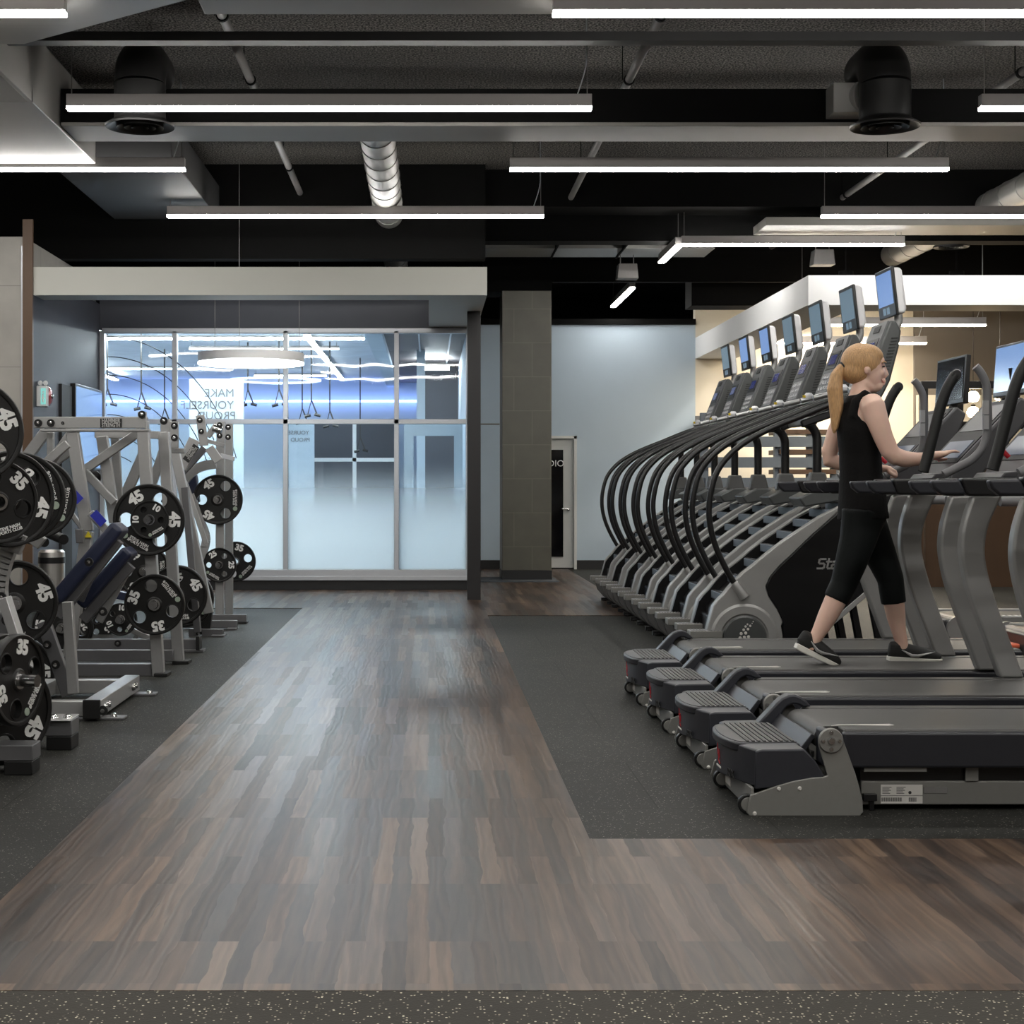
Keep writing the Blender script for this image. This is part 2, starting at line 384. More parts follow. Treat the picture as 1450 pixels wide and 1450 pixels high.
def tile_wall(name, base, w, h, horizontal_axis='x', var=.12, rough=.6, mort=.55):
    m = D.materials.new(name); m.use_nodes = True; nt = m.node_tree; b = nt.nodes['Principled BSDF']; L = nt.links.new
    tc = nn(nt,'ShaderNodeTexCoord'); sp = nn(nt,'ShaderNodeSeparateXYZ'); cb = nn(nt,'ShaderNodeCombineXYZ')
    L(tc.outputs['Object'], sp.inputs[0])
    ad = nn(nt,'ShaderNodeMath', operation='ADD'); L(sp.outputs[0], ad.inputs[0]); L(sp.outputs[1], ad.inputs[1])
    L(ad.outputs[0], cb.inputs[0]); L(sp.outputs[2], cb.inputs[1])
    bk = nn(nt,'ShaderNodeTexBrick'); bk.inputs['Scale'].default_value = 1; bk.inputs['Brick Width'].default_value = w; bk.inputs['Row Height'].default_value = h
    bk.inputs['Mortar Size'].default_value = .003; bk.offset = .5
    bk.inputs['Color1'].default_value = (*base,1); bk.inputs['Color2'].default_value = (*[c*(1-var) for c in base],1); bk.inputs['Mortar'].default_value = (*[c*mort for c in base],1)
    L(cb.outputs[0], bk.inputs['Vector'])
    no = nn(nt,'ShaderNodeTexNoise'); no.inputs['Scale'].default_value = 3.5; no.inputs['Detail'].default_value = 8; L(tc.outputs['Object'], no.inputs['Vector'])
    mr = nn(nt,'ShaderNodeMapRange'); mr.inputs[3].default_value = .75; mr.inputs[4].default_value = 1.2; L(no.outputs['Fac'], mr.inputs[0])
    mx = nn(nt,'ShaderNodeMix', data_type='RGBA', blend_type='MULTIPLY'); mx.inputs[0].default_value = 1; L(bk.outputs['Color'], mx.inputs[6]); L(mr.outputs[0], mx.inputs[7])
    L(mx.outputs[2], b.inputs['Base Color']); b.inputs['Roughness'].default_value = rough
    return m
M['tile'] = tile_wall('concrete look tile', (.46,.44,.40), .62, .78)
M['col_tile'] = tile_wall('olive grey column tile', (.118,.112,.088), .46, .43, rough=.4, mort=1.5, var=.08)
M['ceil_tile'] = tile_wall('studio ceiling tile', (.62,.68,.76), 1.2, .6)
M['slats'] = tile_wall('dark wood slats', (.09,.075,.075), 3.0, .12)

def glass_mat(name, tint, refl_bump=0.0, frost=None):
    """thin clear pane; frost=(z_full, z_clear) adds a frosted film that fades out upward"""
    m = D.materials.new(name); m.use_nodes = True; nt = m.node_tree; nt.nodes.remove(nt.nodes['Principled BSDF']); L = nt.links.new
    out = nt.nodes['Material Output']
    tr = nn(nt,'ShaderNodeBsdfTransparent'); tr.inputs[0].default_value = (*tint,1)
    gl = nn(nt,'ShaderNodeBsdfGlossy'); gl.inputs['Roughness'].default_value = .02
    fr = nn(nt,'ShaderNodeFresnel'); fr.inputs[0].default_value = 1.5
    k = nn(nt,'ShaderNodeMath', operation='MULTIPLY'); k.inputs[1].default_value = 1.3; L(fr.outputs[0], k.inputs[0])
    mx = nn(nt,'ShaderNodeMixShader'); L(k.outputs[0], mx.inputs[0]); L(tr.outputs[0], mx.inputs[1]); L(gl.outputs[0], mx.inputs[2])
    tc = nn(nt,'ShaderNodeTexCoord')
    if refl_bump:
        no = nn(nt,'ShaderNodeTexNoise'); no.inputs['Scale'].default_value = .9; L(tc.outputs['Object'], no.inputs['Vector'])
        bp = nn(nt,'ShaderNodeBump'); bp.inputs['Strength'].default_value = refl_bump; bp.inputs['Distance'].default_value = .01
        L(no.outputs['Fac'], bp.inputs['Height']); L(bp.outputs[0], gl.inputs['Normal'])
    last = mx.outputs[0]
    if frost:
        sp = nn(nt,'ShaderNodeSeparateXYZ'); L(tc.outputs['Object'], sp.inputs[0])
        mr = nn(nt,'ShaderNodeMapRange', interpolation_type='SMOOTHSTEP'); mr.inputs[1].default_value = frost[0]; mr.inputs[2].default_value = frost[1]
        mr.inputs[3].default_value = .96; mr.inputs[4].default_value = 0; L(sp.outputs[2], mr.inputs[0])
        tl = nn(nt,'ShaderNodeBsdfTranslucent'); tl.inputs[0].default_value = (.90,.95,.95,1)
        df = nn(nt,'ShaderNodeBsdfDiffuse'); df.inputs[0].default_value = (.75,.82,.84,1)
        m1 = nn(nt,'ShaderNodeMixShader'); m1.inputs[0].default_value = .18; L(tl.outputs[0], m1.inputs[1]); L(df.outputs[0], m1.inputs[2])
        m2 = nn(nt,'ShaderNodeMixShader'); L(mr.outputs[0], m2.inputs[0]); L(last, m2.inputs[1]); L(m1.outputs[0], m2.inputs[2]); last = m2.outputs[0]
    L(last, out.inputs[0]); return m
M['glass_clear'] = glass_mat('clear glass', (.92,.96,.97), .25)
M['glass_frost'] = glass_mat('frosted gradient glass', (.88,.94,.96), .25, (.50,1.52))

# ---------------------------------------------------------------- floor
XL, XR, YB, YF, ZC = -6.6, 9.5, -5.0, 28.5, 4.6
f = B().box(XL,XR,YB,YF,-.2,0).build('floor','rub_floor', origin=(0,0,0)); struct(f)
f = B().box(XL,XR,YB,3.63,0,.004).build('floor_front_strip','rub_front', origin=(0,0,0)); struct(f)
f = B().slab([(-1.235,3.63),(XR,3.63),(XR,5.19),(.545,5.19),(.545,14.15),(2.0,14.15),(2.0,22.0),(.46,22.0),(.46,17.6),(-3.8,17.6),(-3.8,15.0),(-1.235,15.0)],0,.005).build('floor_wood','wood', origin=(0,0,0)); struct(f)
o = B().box(.5,1.62,19.0,19.9,.0055,.015).build('floor_mat','rugmat'); tag(o,'thin slate grey mat on the wood floor at the foot of the concrete column','mat')
# ---------------------------------------------------------------- shell
def st(name, m, *boxes, origin=(0,0,0), bevel=0):
    b = B()
    for x in boxes: b.box(*x)
    return struct(b.build(name, m, origin=origin, bevel=bevel))
st('ceiling','slab',(XL,XR,YB,YF,ZC,ZC+.2))
st('wall_left','black_wall',(XL-.2,XL,YB,YF,0,ZC))
st('wall_right','wall_taupe',(XR,XR+.2,YB,YF,0,ZC))
st('wall_rear','wall_taupe',(XL,XR,YB-.2,YB,0,ZC))
st('wall_far','black_wall',(XL,XR,YF,YF+.2,0,ZC))
# left: tiled pier, brown reveal, charcoal side wall
st('wall_pier','tile',(XL,-3.885,14.7,17.9,0,3.59))
st('trim_1','brown',(-3.885,-3.79,14.66,14.70,0,3.75))
st('wall_side','wall_dark',(-3.884,-3.8,14.7,17.7,0,3.3))
st('trim_2','alu',(-3.905,-3.89,14.68,14.705,0,3.5))
# left bulkhead
st('bulkhead_left','bulk',(-3.79,.56,14.7,15.1,3.03,3.30),(-0.0,.56,15.1,17.75,3.03,3.30))
st('wall_over_glass','wall_dark',(-3.8,.46,17.7,17.9,3.0,3.5))
# steel column
B().box(.405,.545,16.05,16.19,0,3.03).build('steel_column','column_black',bevel=.004)
tag(D.objects['steel_column'],'slim black steel column at the corner of the glass studio','column')
# tiled column
cc = thing('tiled_column','square olive grey tiled column in front of the pale far wall','column',(1.24,19.7,0))
B().box(.93,1.555,19.4,20.02,.13,3.67).build('shaft','col_tile',cc,bevel=.004)
B().box(.925,1.56,19.39,20.03,0,.13).build('plinth','base',cc,bevel=.004)
B().box(.70,1.57,19.5,20.1,3.67,4.6).build('column_head','ceil_black',cc)
# back wall + door + skirting
st('wall_back','wall_blue',(.46,2.5-.76,22.07,22.25,1.92,3.52),(.46,1.60,22.07,22.25,0,1.92),(2.13,3.84,22.07,22.25,0,3.52),(1.60,2.13,22.07,22.25,1.92,3.52))
st('wall_alcove','wall_warm',(3.84,6.98,22.07,22.25,0,4.0))
st('wall_alcove_side','wall_taupe',(6.98,XR,22.0,22.25,0,4.0))
st('wall_alcove_low','wall_warm',(6.99,XR,21.9,21.98,0,2.5))
st('baseboard_back','base',(.46,1.60,22.03,22.07,0,.13),(2.13,3.84,22.03,22.07,0,.13))
st('trim_3','ceil_black',(.46,3.84,22.02,22.25,3.52,3.60))
st('trim_10','pipe',(.47,1.0,21.6,21.63,2.06,2.08))
d = B().box(1.64,2.10,22.10,22.14,.02,1.88).build('door_1','door_white',origin=(1.9,22.1,0)); struct(d)
B().box(1.5,1.94,22.085,22.11,.18,1.72).build('door_pane','darkglass',d).location = (0,0,0)
dh = B().cyl((2.01,22.09,.86),(2.01,22.03,.86),.022).cyl((2.02,22.035,.86),(1.92,22.035,.87),.011).build('door_handle','steel',d)
B().text('STUDIO',.13,Matrix.Translation((1.72,22.08,1.52)),bold=.0).build('door_lettering','white',d)
st('trim_4','door_white',(2.09,2.13,22.03,22.07,0,1.92),(1.60,2.13,22.03,22.07,1.88,1.92))
for ch in d.children: pass
# right white bulkhead
st('bulkhead_right','bulk_w',(3.84,XR,15.5,16.05,3.03,3.33),(3.84,4.4,16.05,22.07,3.03,3.33))
# ---------------------------------------------------------------- ceiling steel, ducts
st('ceiling_beam_1','ceil_black',(-2.76,XR,11.5,12.02,3.93,4.18),(XL,XR,16.47,17.0,4.2,4.6),(XL,.6,16.2,16.4,3.6,4.6))
o = B().box(-2.76,XR,11.5,12.02,3.9,3.929); o = o.build('long_flat_duct','duct',bevel=.004); tag(o,'long flat grey duct crossing the ceiling behind the second row of lights','duct')
o = B().box(-1.3,3.2,8.60,8.88,3.93,4.25).build('long_flat_duct','duct',bevel=.01); tag(o,'grey rectangular duct crossing the ceiling at the very top of the picture','duct')
for i,xx in enumerate((-3.5,-1.15,.55,2.55)):
    pass
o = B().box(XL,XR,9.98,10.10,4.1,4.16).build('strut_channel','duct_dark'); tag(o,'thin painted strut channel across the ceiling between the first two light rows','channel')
st('ceiling_beam_2','ceil_black',(XL,XR,17.2,17.5,3.95,4.6),(XL,XR,19.9,20.0,3.85,4.6))
# upper-left ducts
o = B().slab([(-1.35,8.58),(-2.49,9.44),(-5.6,9.44),(-5.6,6.8),(-.8,6.8),(-.8,8.3)],3.92,4.35).build('sheet_metal_plenum','duct_round',bevel=.006); tag(o,'large angled sheet metal plenum at the top left corner of the ceiling','duct')
o = B().box(-6.2,-2.77,10.7,12.75,3.88,4.38).box(-2.80,-2.77,9.46,10.7,3.88,4.38).build('boxed_duct','duct_round',bevel=.006); tag(o,'boxed grey duct hanging at the left above the third light strip','duct')
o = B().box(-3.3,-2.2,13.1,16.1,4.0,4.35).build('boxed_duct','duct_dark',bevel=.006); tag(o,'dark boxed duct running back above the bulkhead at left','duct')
for k in range(5): pass
# flexible flat ducts mid right
dd = thing('flat_duct','grey flat duct with a bent section above the far column, left of the angled light','duct',(1.5,18.2,3.85))
zz = lambda py,y: HC-(py-CY)/F*y
B().box(.62,3.4,18.2,18.9,4.02,4.09).build('lower_run','duct_round',dd,bevel=.004)
pts=[(683,330),(760,328),(830,318),(900,314),(930,315)]
b=B()
for i in range(4):
    a=XZ(pts[i][0],pts[i][1],18.0); c=XZ(pts[i+1][0],pts[i+1][1],18.0)
    b.prism([(a[0],a[1]),(c[0],c[1]),(c[0],c[1]+.12),(a[0],a[1]+.12)],17.55,18.15)
b.build('bent_run','duct',dd)
B().box(1.5,1.52,17.5,18.9,4.0,4.35).box(2.3,2.32,17.5,18.9,4.0,4.35).build('duct_strap','ceil_black',dd)
o = B().box(3.6,XR,16.35,17.0,3.98,4.07).build('flat_duct','duct',bevel=.004); tag(o,'long flat duct above the white bulkhead at right','duct')
o = B().box(3.5,XR,20.4,20.9,3.6,4.1).build('boxed_duct','ceil_black',bevel=.004); tag(o,'boxed duct coloured black as in shadow beyond the white bulkhead','duct')  # black colour stands for the shade beyond the bulkhead
# round ducts
def spiral(p0,p1,r,label):
    p0=Vector(p0);p1=Vector(p1);n=int((p1-p0).length/.45)
    t=thing('round_duct',label,'duct',(p0+p1)/2)
    B().cyl(p0,p1,r,32).build('duct_tube','duct_round',t)
    for k in range(1,n):
        c=p0.lerp(p1,k/n); dv=(p1-p0).normalized()*.012
        B().cyl(c-dv,c+dv,r+.006,32).build('seam_band','duct_round',t)
spiral((-.42,11.9,4.07),(-.42,20,4.07),.15,'round spiral duct with a bright spot running back at centre of the ceiling')
spiral((6.02,13,4.2),(6.02,21.9,4.2),.15,'round spiral duct running back at the far right of the ceiling')
# pipes
def pipe(x,y0,y1,z,label,r=.032):
    t=thing('sprinkler_pipe',label,'pipe',(x,(y0+y1)/2,z))
    B().cyl((x,y0,z),(x,y1,z),r,16).build('pipe_run','pipe',t)
    b=B()
    yy=y0+.5
    while yy<y1:
        b=B(); b.tube([(x-.05,yy,z),(x-.05,yy,ZC),(x-.045,yy,ZC)],.004,6); b.cyl((x,yy-.015,z),(x,yy+.015,z),r+.01,16).build('pipe_hanger','ceil_black',t); yy+=1.6
pipe(-1.36,8,20,4.3,'painted sprinkler pipe running back, left of the round central duct')
pipe(1.53,8,20,4.3,'painted sprinkler pipe running back, right of the round central duct')
pipe(4.45,11,20,4.3,'painted sprinkler pipe running back above the stair climbers')
# drop diffusers
def diffuser(x,y,label,s=1.0,zb=3.82):
    t=thing('ceiling_diffuser',label,'diffuser',(x,y,zb))
    r=.185*s
    path=[(x,y,zb+.05),(x,y,zb+.30*s)]
    b=B(); b.cyl((x,y,zb+.05),(x,y,zb+.30*s),r,32)
    arc=[(x,y+r*1.0*(1-math.cos(a)),zb+.30*s+r*1.0*math.sin(a)) for a in [i*PI/2/7 for i in range(8)]]
    b.tube(arc+[(x,y+.42*s,zb+.30*s+r)],r,32)
    b.build('drop_elbow','diff_black',t)
    B().lathe([(r*.98,.06),(r*1.02,.04),(r*1.36,.0),(r*1.34,-.012),(r*1.1,.01),(r*.95,.02)],(x,y,zb),'Z',48).build('flared_collar','diff_black',t)
    for k,q in enumerate((.92,.62,.34)):
        B().lathe([(r*q,.02),(r*q,-.018),(r*(q-.16),.012),(r*(q-.17),.02)],(x,y,zb),'Z',40).build('cone_ring','diff_black',t)
diffuser(-2.1,11.15,'round black drop diffuser left, behind the long second row light strip')
diffuser(3.32,11.15,'round black drop diffuser right, beside a lit white duct box')
diffuser(6.0,17.6,'small round black diffuser at far right above the white bulkhead',.8,3.95)
diffuser(-.35,17.3,'dark round diffuser above the left bulkhead',.8,3.83)
o=B().box(2.98,3.3,11.28,11.5,3.95,4.17).cyl((3.22,11.3,4.07),(3.1,11.5,4.07),.12,24).build('duct_box','duct_round',bevel=.004); tag(o,'lit white duct box joined to the right drop diffuser','duct')
# hanging projector-like speaker boxes
for x,y,z,l in ((2.42,18.6,3.72,'grey boxed heater hanging near the short angled light'),(4.65,18.0,3.8,'grey boxed unit hanging above the white bulkhead corner')):
    t=thing('hanging_unit',l,'unit',(x,y,z))
    B().prism([(x-.13,z),(x+.13,z),(x+.11,z+.18),(x-.11,z+.18)],y,y+.2).build('housing','pipe',t,bevel=.006)
    B().cyl((x-.08,y+.1,z+.18),(x-.08,y+.1,ZC),.006,8).build('drop_rod','pipe',t)
    B().cyl((x+.08,y+.1,z+.18),(x+.08,y+.1,ZC),.006,8).build('drop_rod','pipe',t)
# ---------------------------------------------------------------- linear lights
def strip(p0,p1,label,w=.075,h=.085,led='led',wires=True,ztop=ZC,group=None,cable=True):
    p0=Vector(p0);p1=Vector(p1); c=(p0+p1)/2
    t=thing('pendant_strip_light',label,'light',c,group)
    up=Vector((0,0,1)); d=(p1-p0).normalized()
    B().bar(p0+up*(h/2+.022),p1+up*(h/2+.022),h if abs(d.y)<.5 else w, w if abs(d.y)<.5 else h).build('light_housing','fix',t,bevel=.003)
    B().bar(p0+up*.012,p1+up*.012,.023 if abs(d.y)<.5 else w*.94, w*.94 if abs(d.y)<.5 else .023).build('diffuser',led,t)
    if wires:
        for q,k in ((p0+d*.03,0),(p1-d*.03,1)):
            B().cyl(q+up*(h+.02),Vector((q.x,q.y,ztop)),.0035,6).build('suspension_wire','pipe',t)
        if cable:
            q=p1-d*.10
            B().tube(smooth_path([q+up*(h+.02),q+up*(h+.22)+d*.06,q+up*(h+.4)+d*.065,Vector((q.x,q.y,ztop))+d*.065],4),.005,6).build('power_cable','alu',t)
Z0=3.83
rows=[(8.57,[(-5.69,-2.03,'light strip at the top left corner, cut by the frame'),(.695,4.36,'topmost light strip crossing the upper right of the picture')]),
 (10.73,[(-2.53,1.14,'long second row light strip across the upper left half'),(3.86,7.52,'second row light strip cut off by the right frame edge, beside the diffuser')]),
 (12.8,[(-5.69,-2.035,'third row light strip entering from the left edge'),(.678,4.335,'third row light strip right of centre, over the stair climbers')]),
 (15.02,[(-2.56,1.128,'lowest light strip above the left bulkhead'),(3.85,7.5,'fourth row light strip above the white bulkhead at right')]),
 (6.43,[(-2.53,1.14,'light strip overhead in front of the picture, left'),(3.86,7.52,'light strip overhead in front of the picture, right')]),
 (4.3,[(-5.69,-2.03,'light strip overhead near the viewer, far left'),(.695,4.36,'light strip overhead near the viewer, right')]),
 (2.15,[(-2.53,1.14,'light strip overhead above the viewer, left'),(3.86,7.52,'light strip overhead above the viewer, right')]),
 (0.0,[(-5.69,-2.03,'light strip behind the viewer, far left'),(.695,4.36,'light strip behind the viewer, right')]),
 (-2.2,[(-2.53,1.14,'rearmost light strip behind the viewer, left'),(3.86,7.52,'rearmost light strip behind the viewer, right')])]
for y,ls in rows:
    for x0,x1,lb in ls: strip((x0,y,Z0),(x1,y,Z0),lb)
strip((2.77,16.8,Z0),(5.21,16.8,Z0),'fifth row light strip with a short arm turning back at its left end')
strip((2.75,16.86,Z0),(2.75,18.1,Z0),'short angled light arm running back from the fifth row strip',cable=False)
strip((2.72,20.45,Z0),(2.72,22.6,Z0),'short light strip running back above the pale far wall',cable=False)
strip((4.6,19.0,3.18),(6.9,19.0,3.18),'light strip inside the warm alcove, upper one',led='led_warm',ztop=ZC)
strip((4.6,21.2,3.16),(6.88,21.2,3.16),'light strip inside the warm alcove, lower and shorter one',led='led_warm',ztop=ZC)
# ---------------------------------------------------------------- glazed studio front (z plane y=17.7)
GY = 17.7
def gx(px, y=GY): return (px-CX)/F*y
def gz(py, y=GY): return HC-(py-CY)/F*y
xs = [gx(145), gx(247.5), gx(404.5), gx(561.5), gx(663)]
zt, zm, zs = gz(471), gz(597), gz(810)
w1 = B()
for i,x in enumerate(xs): w1.box(x-.028, x+.028, GY-.03, GY+.06, .13, zt+.02)
w1.box(xs[0],xs[-1],GY-.03,GY+.06,zt-.01,zt+.05); w1.box(xs[0],xs[-1],GY-.03,GY+.06,zm-.028,zm+.028)
w1.box(xs[0],xs[-1],GY-.035,GY+.06,zs-.05,zs+.03); w1.box(xs[0],xs[-1],GY-.05,GY+.08,.11,.16)
w = w1.build('window_1','alu',origin=(0,GY,0),bevel=.004); struct(w)
for i in range(4):
    a,b_ = xs[i]+.028, xs[i+1]-.028
    g = B().box(a,b_,GY+.008,GY+.016,zm+.028,zt-.01).build('window_pane','glass_clear',origin=(0,0,0),smooth=0); g.parent = w; g.location = (0,-GY,0)
    g = B().box(a,b_,GY+.008,GY+.016,zs+.03,zm-.028).build('window_pane','glass_frost',origin=(0,0,0),smooth=0); g.parent = w; g.location = (0,-GY,0)
st('baseboard_glass','base',(-3.8,.46,GY-.02,GY+.1,0,.12))
# curved line graphic on upper left panes
b = B()
cxp, cyp = 152, 742
for k,r in enumerate((265,237,211,184,155,127,99,73)):
    pts = []
    for i in range(40):
        a = PI*.5 - (PI*.5)*i/39*.86
        px, py = cxp+r*.92*math.cos(a)*(.8+.0*k), cyp-r*math.sin(a)
        if px < 149: px = 149
        if py > 655: break
        p = W(px,py,GY-.004); pts.append(p)
    if len(pts) > 3: b.tube(pts,.0055,5)
o = b.build('curved_line_graphic','ink'); tag(o,'thin black curved line graphic on the upper left panes of the glass studio','graphic')
# ring pendant in front of glass
t = thing('ring_pendant_light','white circular ring pendant light hanging in front of the glass studio','light',(-1.9,16.4,2.5))
B().lathe([(.50,.02),(.565,.02),(.565,.115),(.50,.115)],(-1.9,16.4,2.5),'Z',96,closed=True).build('ring_housing','bulk_w',t)
B().lathe([(.44,.0),(.565,.0),(.565,.02),(.44,.02)],(-1.9,16.4,2.5),'Z',96,closed=True).build('ring_diffuser','led_soft',t)
for a in (.4,2.5,4.6):
    q = Vector((-1.9+.54*math.cos(a),16.4+.54*math.sin(a),2.615)); B().cyl(q,(q.x,q.y,4.6),.003,6).build('suspension_wire','pipe',t)
# ---------------------------------------------------------------- studio interior
IZ = 3.12
st('wall_studio_back','wall_int',(-7,1.6,27.6,27.8,0,IZ))
st('wall_studio_left','wall_int',(-7.2,-7,17.9,27.8,0,IZ))
st('wall_studio_right','wall_int',(.46,.60,17.76,27.8,0,IZ))
st('ceiling_studio','ceil_tile',(-7,-.60,17.9,27.8,IZ,IZ+.06))
st('ceiling_studio_slats','slats',(-.55,.5,17.9,27.8,IZ-.06,IZ+.06),origin=(0,0,0))
st('trim_5','wall_int',(-.75,-.55,17.9,27.6,IZ-.14,IZ+.05))
st('floor_studio','wall_int',(-7,.46,17.8,27.8,0,.006))  # floor made pale so that it bounces light inside the studio
for i,(x0,x1,y) in enumerate(((-4.3,-.55,18.0),(-3.2,-1.2,20.5),(-3.2,-1.9,22.0),(-5.5,-3.9,24.0),(-2.9,-1.7,25.5),(-6.2,-.8,19.1))):  # the last strip is added to brighten the frosted glass
    strip((x0,y,IZ-.10),(x1,y,IZ-.10),['studio ceiling light strip just inside the glass, brightest line along the top','second studio light strip behind the glass','short studio light strip behind the curved line graphic','studio light strip half way back at the far left','studio light strip near the blue back wall','added studio light strip a step behind the glass, brightening the frosted panes'][i],w=.06,h=.03,led='led_room' if i in (0,5) else 'led_soft',ztop=IZ,cable=False)
strip((-1.49,18.7,IZ-.10),(-1.49,26.5,IZ-.10),'diagonal looking studio light strip running straight back',w=.075,h=.03,led='led_soft',ztop=IZ,cable=False)
strip((-5.4,18.7,IZ-.10),(-5.4,26.5,IZ-.10),'studio light strip running back at the hidden left end',w=.075,h=.03,led='led_room',ztop=IZ,cable=False)
o = B().box(-6.9,.44,27.45,27.59,2.70,2.74).build('cove_light','led_blue'); tag(o,'blue glowing cove light line across the studio back wall','light')
o = B().box(-.15,.30,22.4,22.5,2.90,2.96).build('slat_light','led_room'); tag(o,'short light panel set between the dark ceiling slats of the studio','light')
for x in (-.12,.27):
    st('trim_6','alu',(x-.01,x+.01,18,27.4,IZ-.08,IZ-.06))
for i,(px,py,y) in enumerate(((292,476,20.),(232,488,23.))): pass
o = B().box(-2.75,-2.35,19.6,19.9,IZ-.02,IZ+.001).build('air_grille','frame_dark'); tag(o,'ceiling air grille above the ring light inside the studio','vent')
# studio partition with mirrored slogan
pn = thing('slogan_panel','white free standing panel with reversed slogan lettering inside the studio','panel',(-2.95,20.0,0))
B().box(gx(268,20),gx(345,20),20.0,20.06,0,gz(536,20)).build('panel_board','wall_int',pn)
for txt,py in (('MAKE',557),('YOURSELF',574),('PROUD',589)):
    wdt = {'MAKE':.34,'YOURSELF':.66,'PROUD':.42}[txt]
    B().text(txt,.15,Matrix.Translation((gx(329,19.98)-wdt/2,19.99,gz(py,20))),mirror=True,bold=.0).build('lettering','frame_dark',pn)
pn = thing('slogan_panel','pale panel with small reversed slogan lettering further back in the studio','panel',(-1.9,24.,0))
B().box(gx(404,24),gx(445,24),24.0,24.05,0,gz(598,24)).build('panel_board','wall_int',pn)
for txt,py in (('YOURSELF',613),('PROUD',623)):
    wdt = {'YOURSELF':.40,'PROUD':.26}[txt]
    B().text(txt,.09,Matrix.Translation((gx(437,24)-wdt/2,23.99,gz(py,24))),mirror=True,bold=.0).build('lettering','frame_dark',pn)
# inner framed partition seen behind the middle pane
pt = thing('inner_partition','white framed inner glass partition behind the middle studio pane','partition',(-1.4,25.,0))
b = B()
for px in (432,502,561): b.box(gx(px,25)-.03,gx(px,25)+.03,24.97,25.03,0,gz(600,25))
b.box(gx(404,25),gx(561,25),24.97,25.03,gz(651,25)-.03,gz(651,25)+.03)
b.build('partition_frame','bulk_w',pt)
B().box(gx(445,26),gx(561,26),26.0,26.02,.9,gz(598,26)).build('dark_backing','wall_dark',pt)
# studio door behind right pane
dr = B(); X0,X1,X2,X3 = gx(572,19.2),gx(588,19.2),gx(643,19.2),gx(655,19.2)
dr.box(X0,X1-.02,19.2,19.25,0,gz(600,19.2)).box(X2,X3,19.2,19.25,0,gz(600,19.2)).box(X1-.02,X2,19.2,19.25,gz(617,19.2),gz(600,19.2))
dr = dr.build('door_2','wall_int',origin=(0,19.2,0)); struct(dr)
st('trim_7','wall_dark',(gx(602,24),gx(652,24),24,24.1,0,gz(494,24)))
st('trim_8','wall_int',(gx(590,21),gx(602,21),21,21.1,0,gz(474,21)),(gx(590,21),gx(660,21),21,21.1,gz(486,21),gz(474,21)))
# suspension training straps
spx = [(152,496,575,19.2),(200,498,580,19.2),(233,530,600,21.5),(351,520,575,20.5),(395,522,575,19.6),(441,528,590,20.2),(467,540,605,20.4),(428,530,600,22.),(510,590,640,23)]
posn = ['at the far left pane','second from the left pane edge','left of the first mullion','under the ring light','just left of the second mullion','right of the second mullion','in the middle of the third pane','behind the second mullion','right half of the third pane, furthest back']
for i,(px,pa,pb,y) in enumerate(spx):
    p = W(px,pb,y); t = thing('suspension_strap','black suspension training strap in the studio '+posn[i],'strap',(p.x,p.y,p.z),'suspension straps in the studio')
    B().bar((p.x,y,IZ),(p.x,y,p.z+.22),.018,.01).build('strap_webbing','ink',t)
    b = B(); b.bar((p.x,y,p.z+.22),(p.x-.05,y,p.z+.02),.012,.01); b.bar((p.x,y,p.z+.22),(p.x+.07,y,p.z+.04),.02,.01)
    b.build('strap_yoke','ink',t)
    B().cyl((p.x-.09,y,p.z),(p.x-.01,y,p.z+.02),.02,10).build('grip_handle','black',t)
    B().cyl((p.x+.04,y,p.z+.03),(p.x+.12,y,p.z+.01),.02,10).build('grip_handle','black',t)
# exit sign & bell & tv on left side wall
t = thing('exit_sign','white boxed exit sign with green running man on the charcoal side wall','sign',(-3.74,14.88,2.0))
B().box(-3.80,-3.70,14.84,14.92,1.97,2.17).build('sign_box','bulk_w',t,bevel=.006)
gm = emis('exit face',(.35,.85,.78),.75)
B().box(-3.755,-3.706,14.832,14.838,1.99,2.145).build('sign_face',gm,t)
B().tube([(-3.73,14.828,2.09),(-3.738,14.828,2.055),(-3.73,14.828,2.01)],.006,6).bar((-3.738,14.828,2.07),(-3.72,14.828,2.045),.008,.004).box(-3.735,-3.724,14.824,14.832,2.10,2.115).build('running_figure','white',t)
for dx in (-.025,.025):
    B().lathe([(.0,.0),(.02,.01),(.024,.03),(.012,.04)],(-3.75+dx,14.87,2.20),'Y',16).build('emergency_lamp','bulk_w',t)
t = thing('fire_alarm_bell','round red fire alarm bell with a glossy dome beside the exit sign','bell',(-3.76,15.25,2.05))
B().lathe([(.0,.06),(.06,.055),(.10,.03),(.11,.0),(.0,.0)],(-3.80,15.22,2.09),'X',32).build('bell_dome',mat('red bell',(.30,.02,.02),.25,.2),t)
B().lathe([(.0,.08),(.02,.075),(.025,.05)],(-3.80,15.22,2.09),'X',16).build('bell_cap','steel',t)
t = thing('wall_television','flat television with a pale blue glow put into its screen on the charcoal side wall','television',(-3.75,16.9,1.85))
B().box(-3.80,-3.745,16.25,17.58,1.38,2.29).build('tv_body','black',t,bevel=.006)
B().box(-3.745,-3.742,16.28,17.56,1.40,2.26).build('tv_screen','scr_tv',t)  # screen is given an even pale blue glow
o = B().box(-3.80,-3.77,15.75,16.2,.0,2.25).build('trim_9','black_wall'); struct(o)
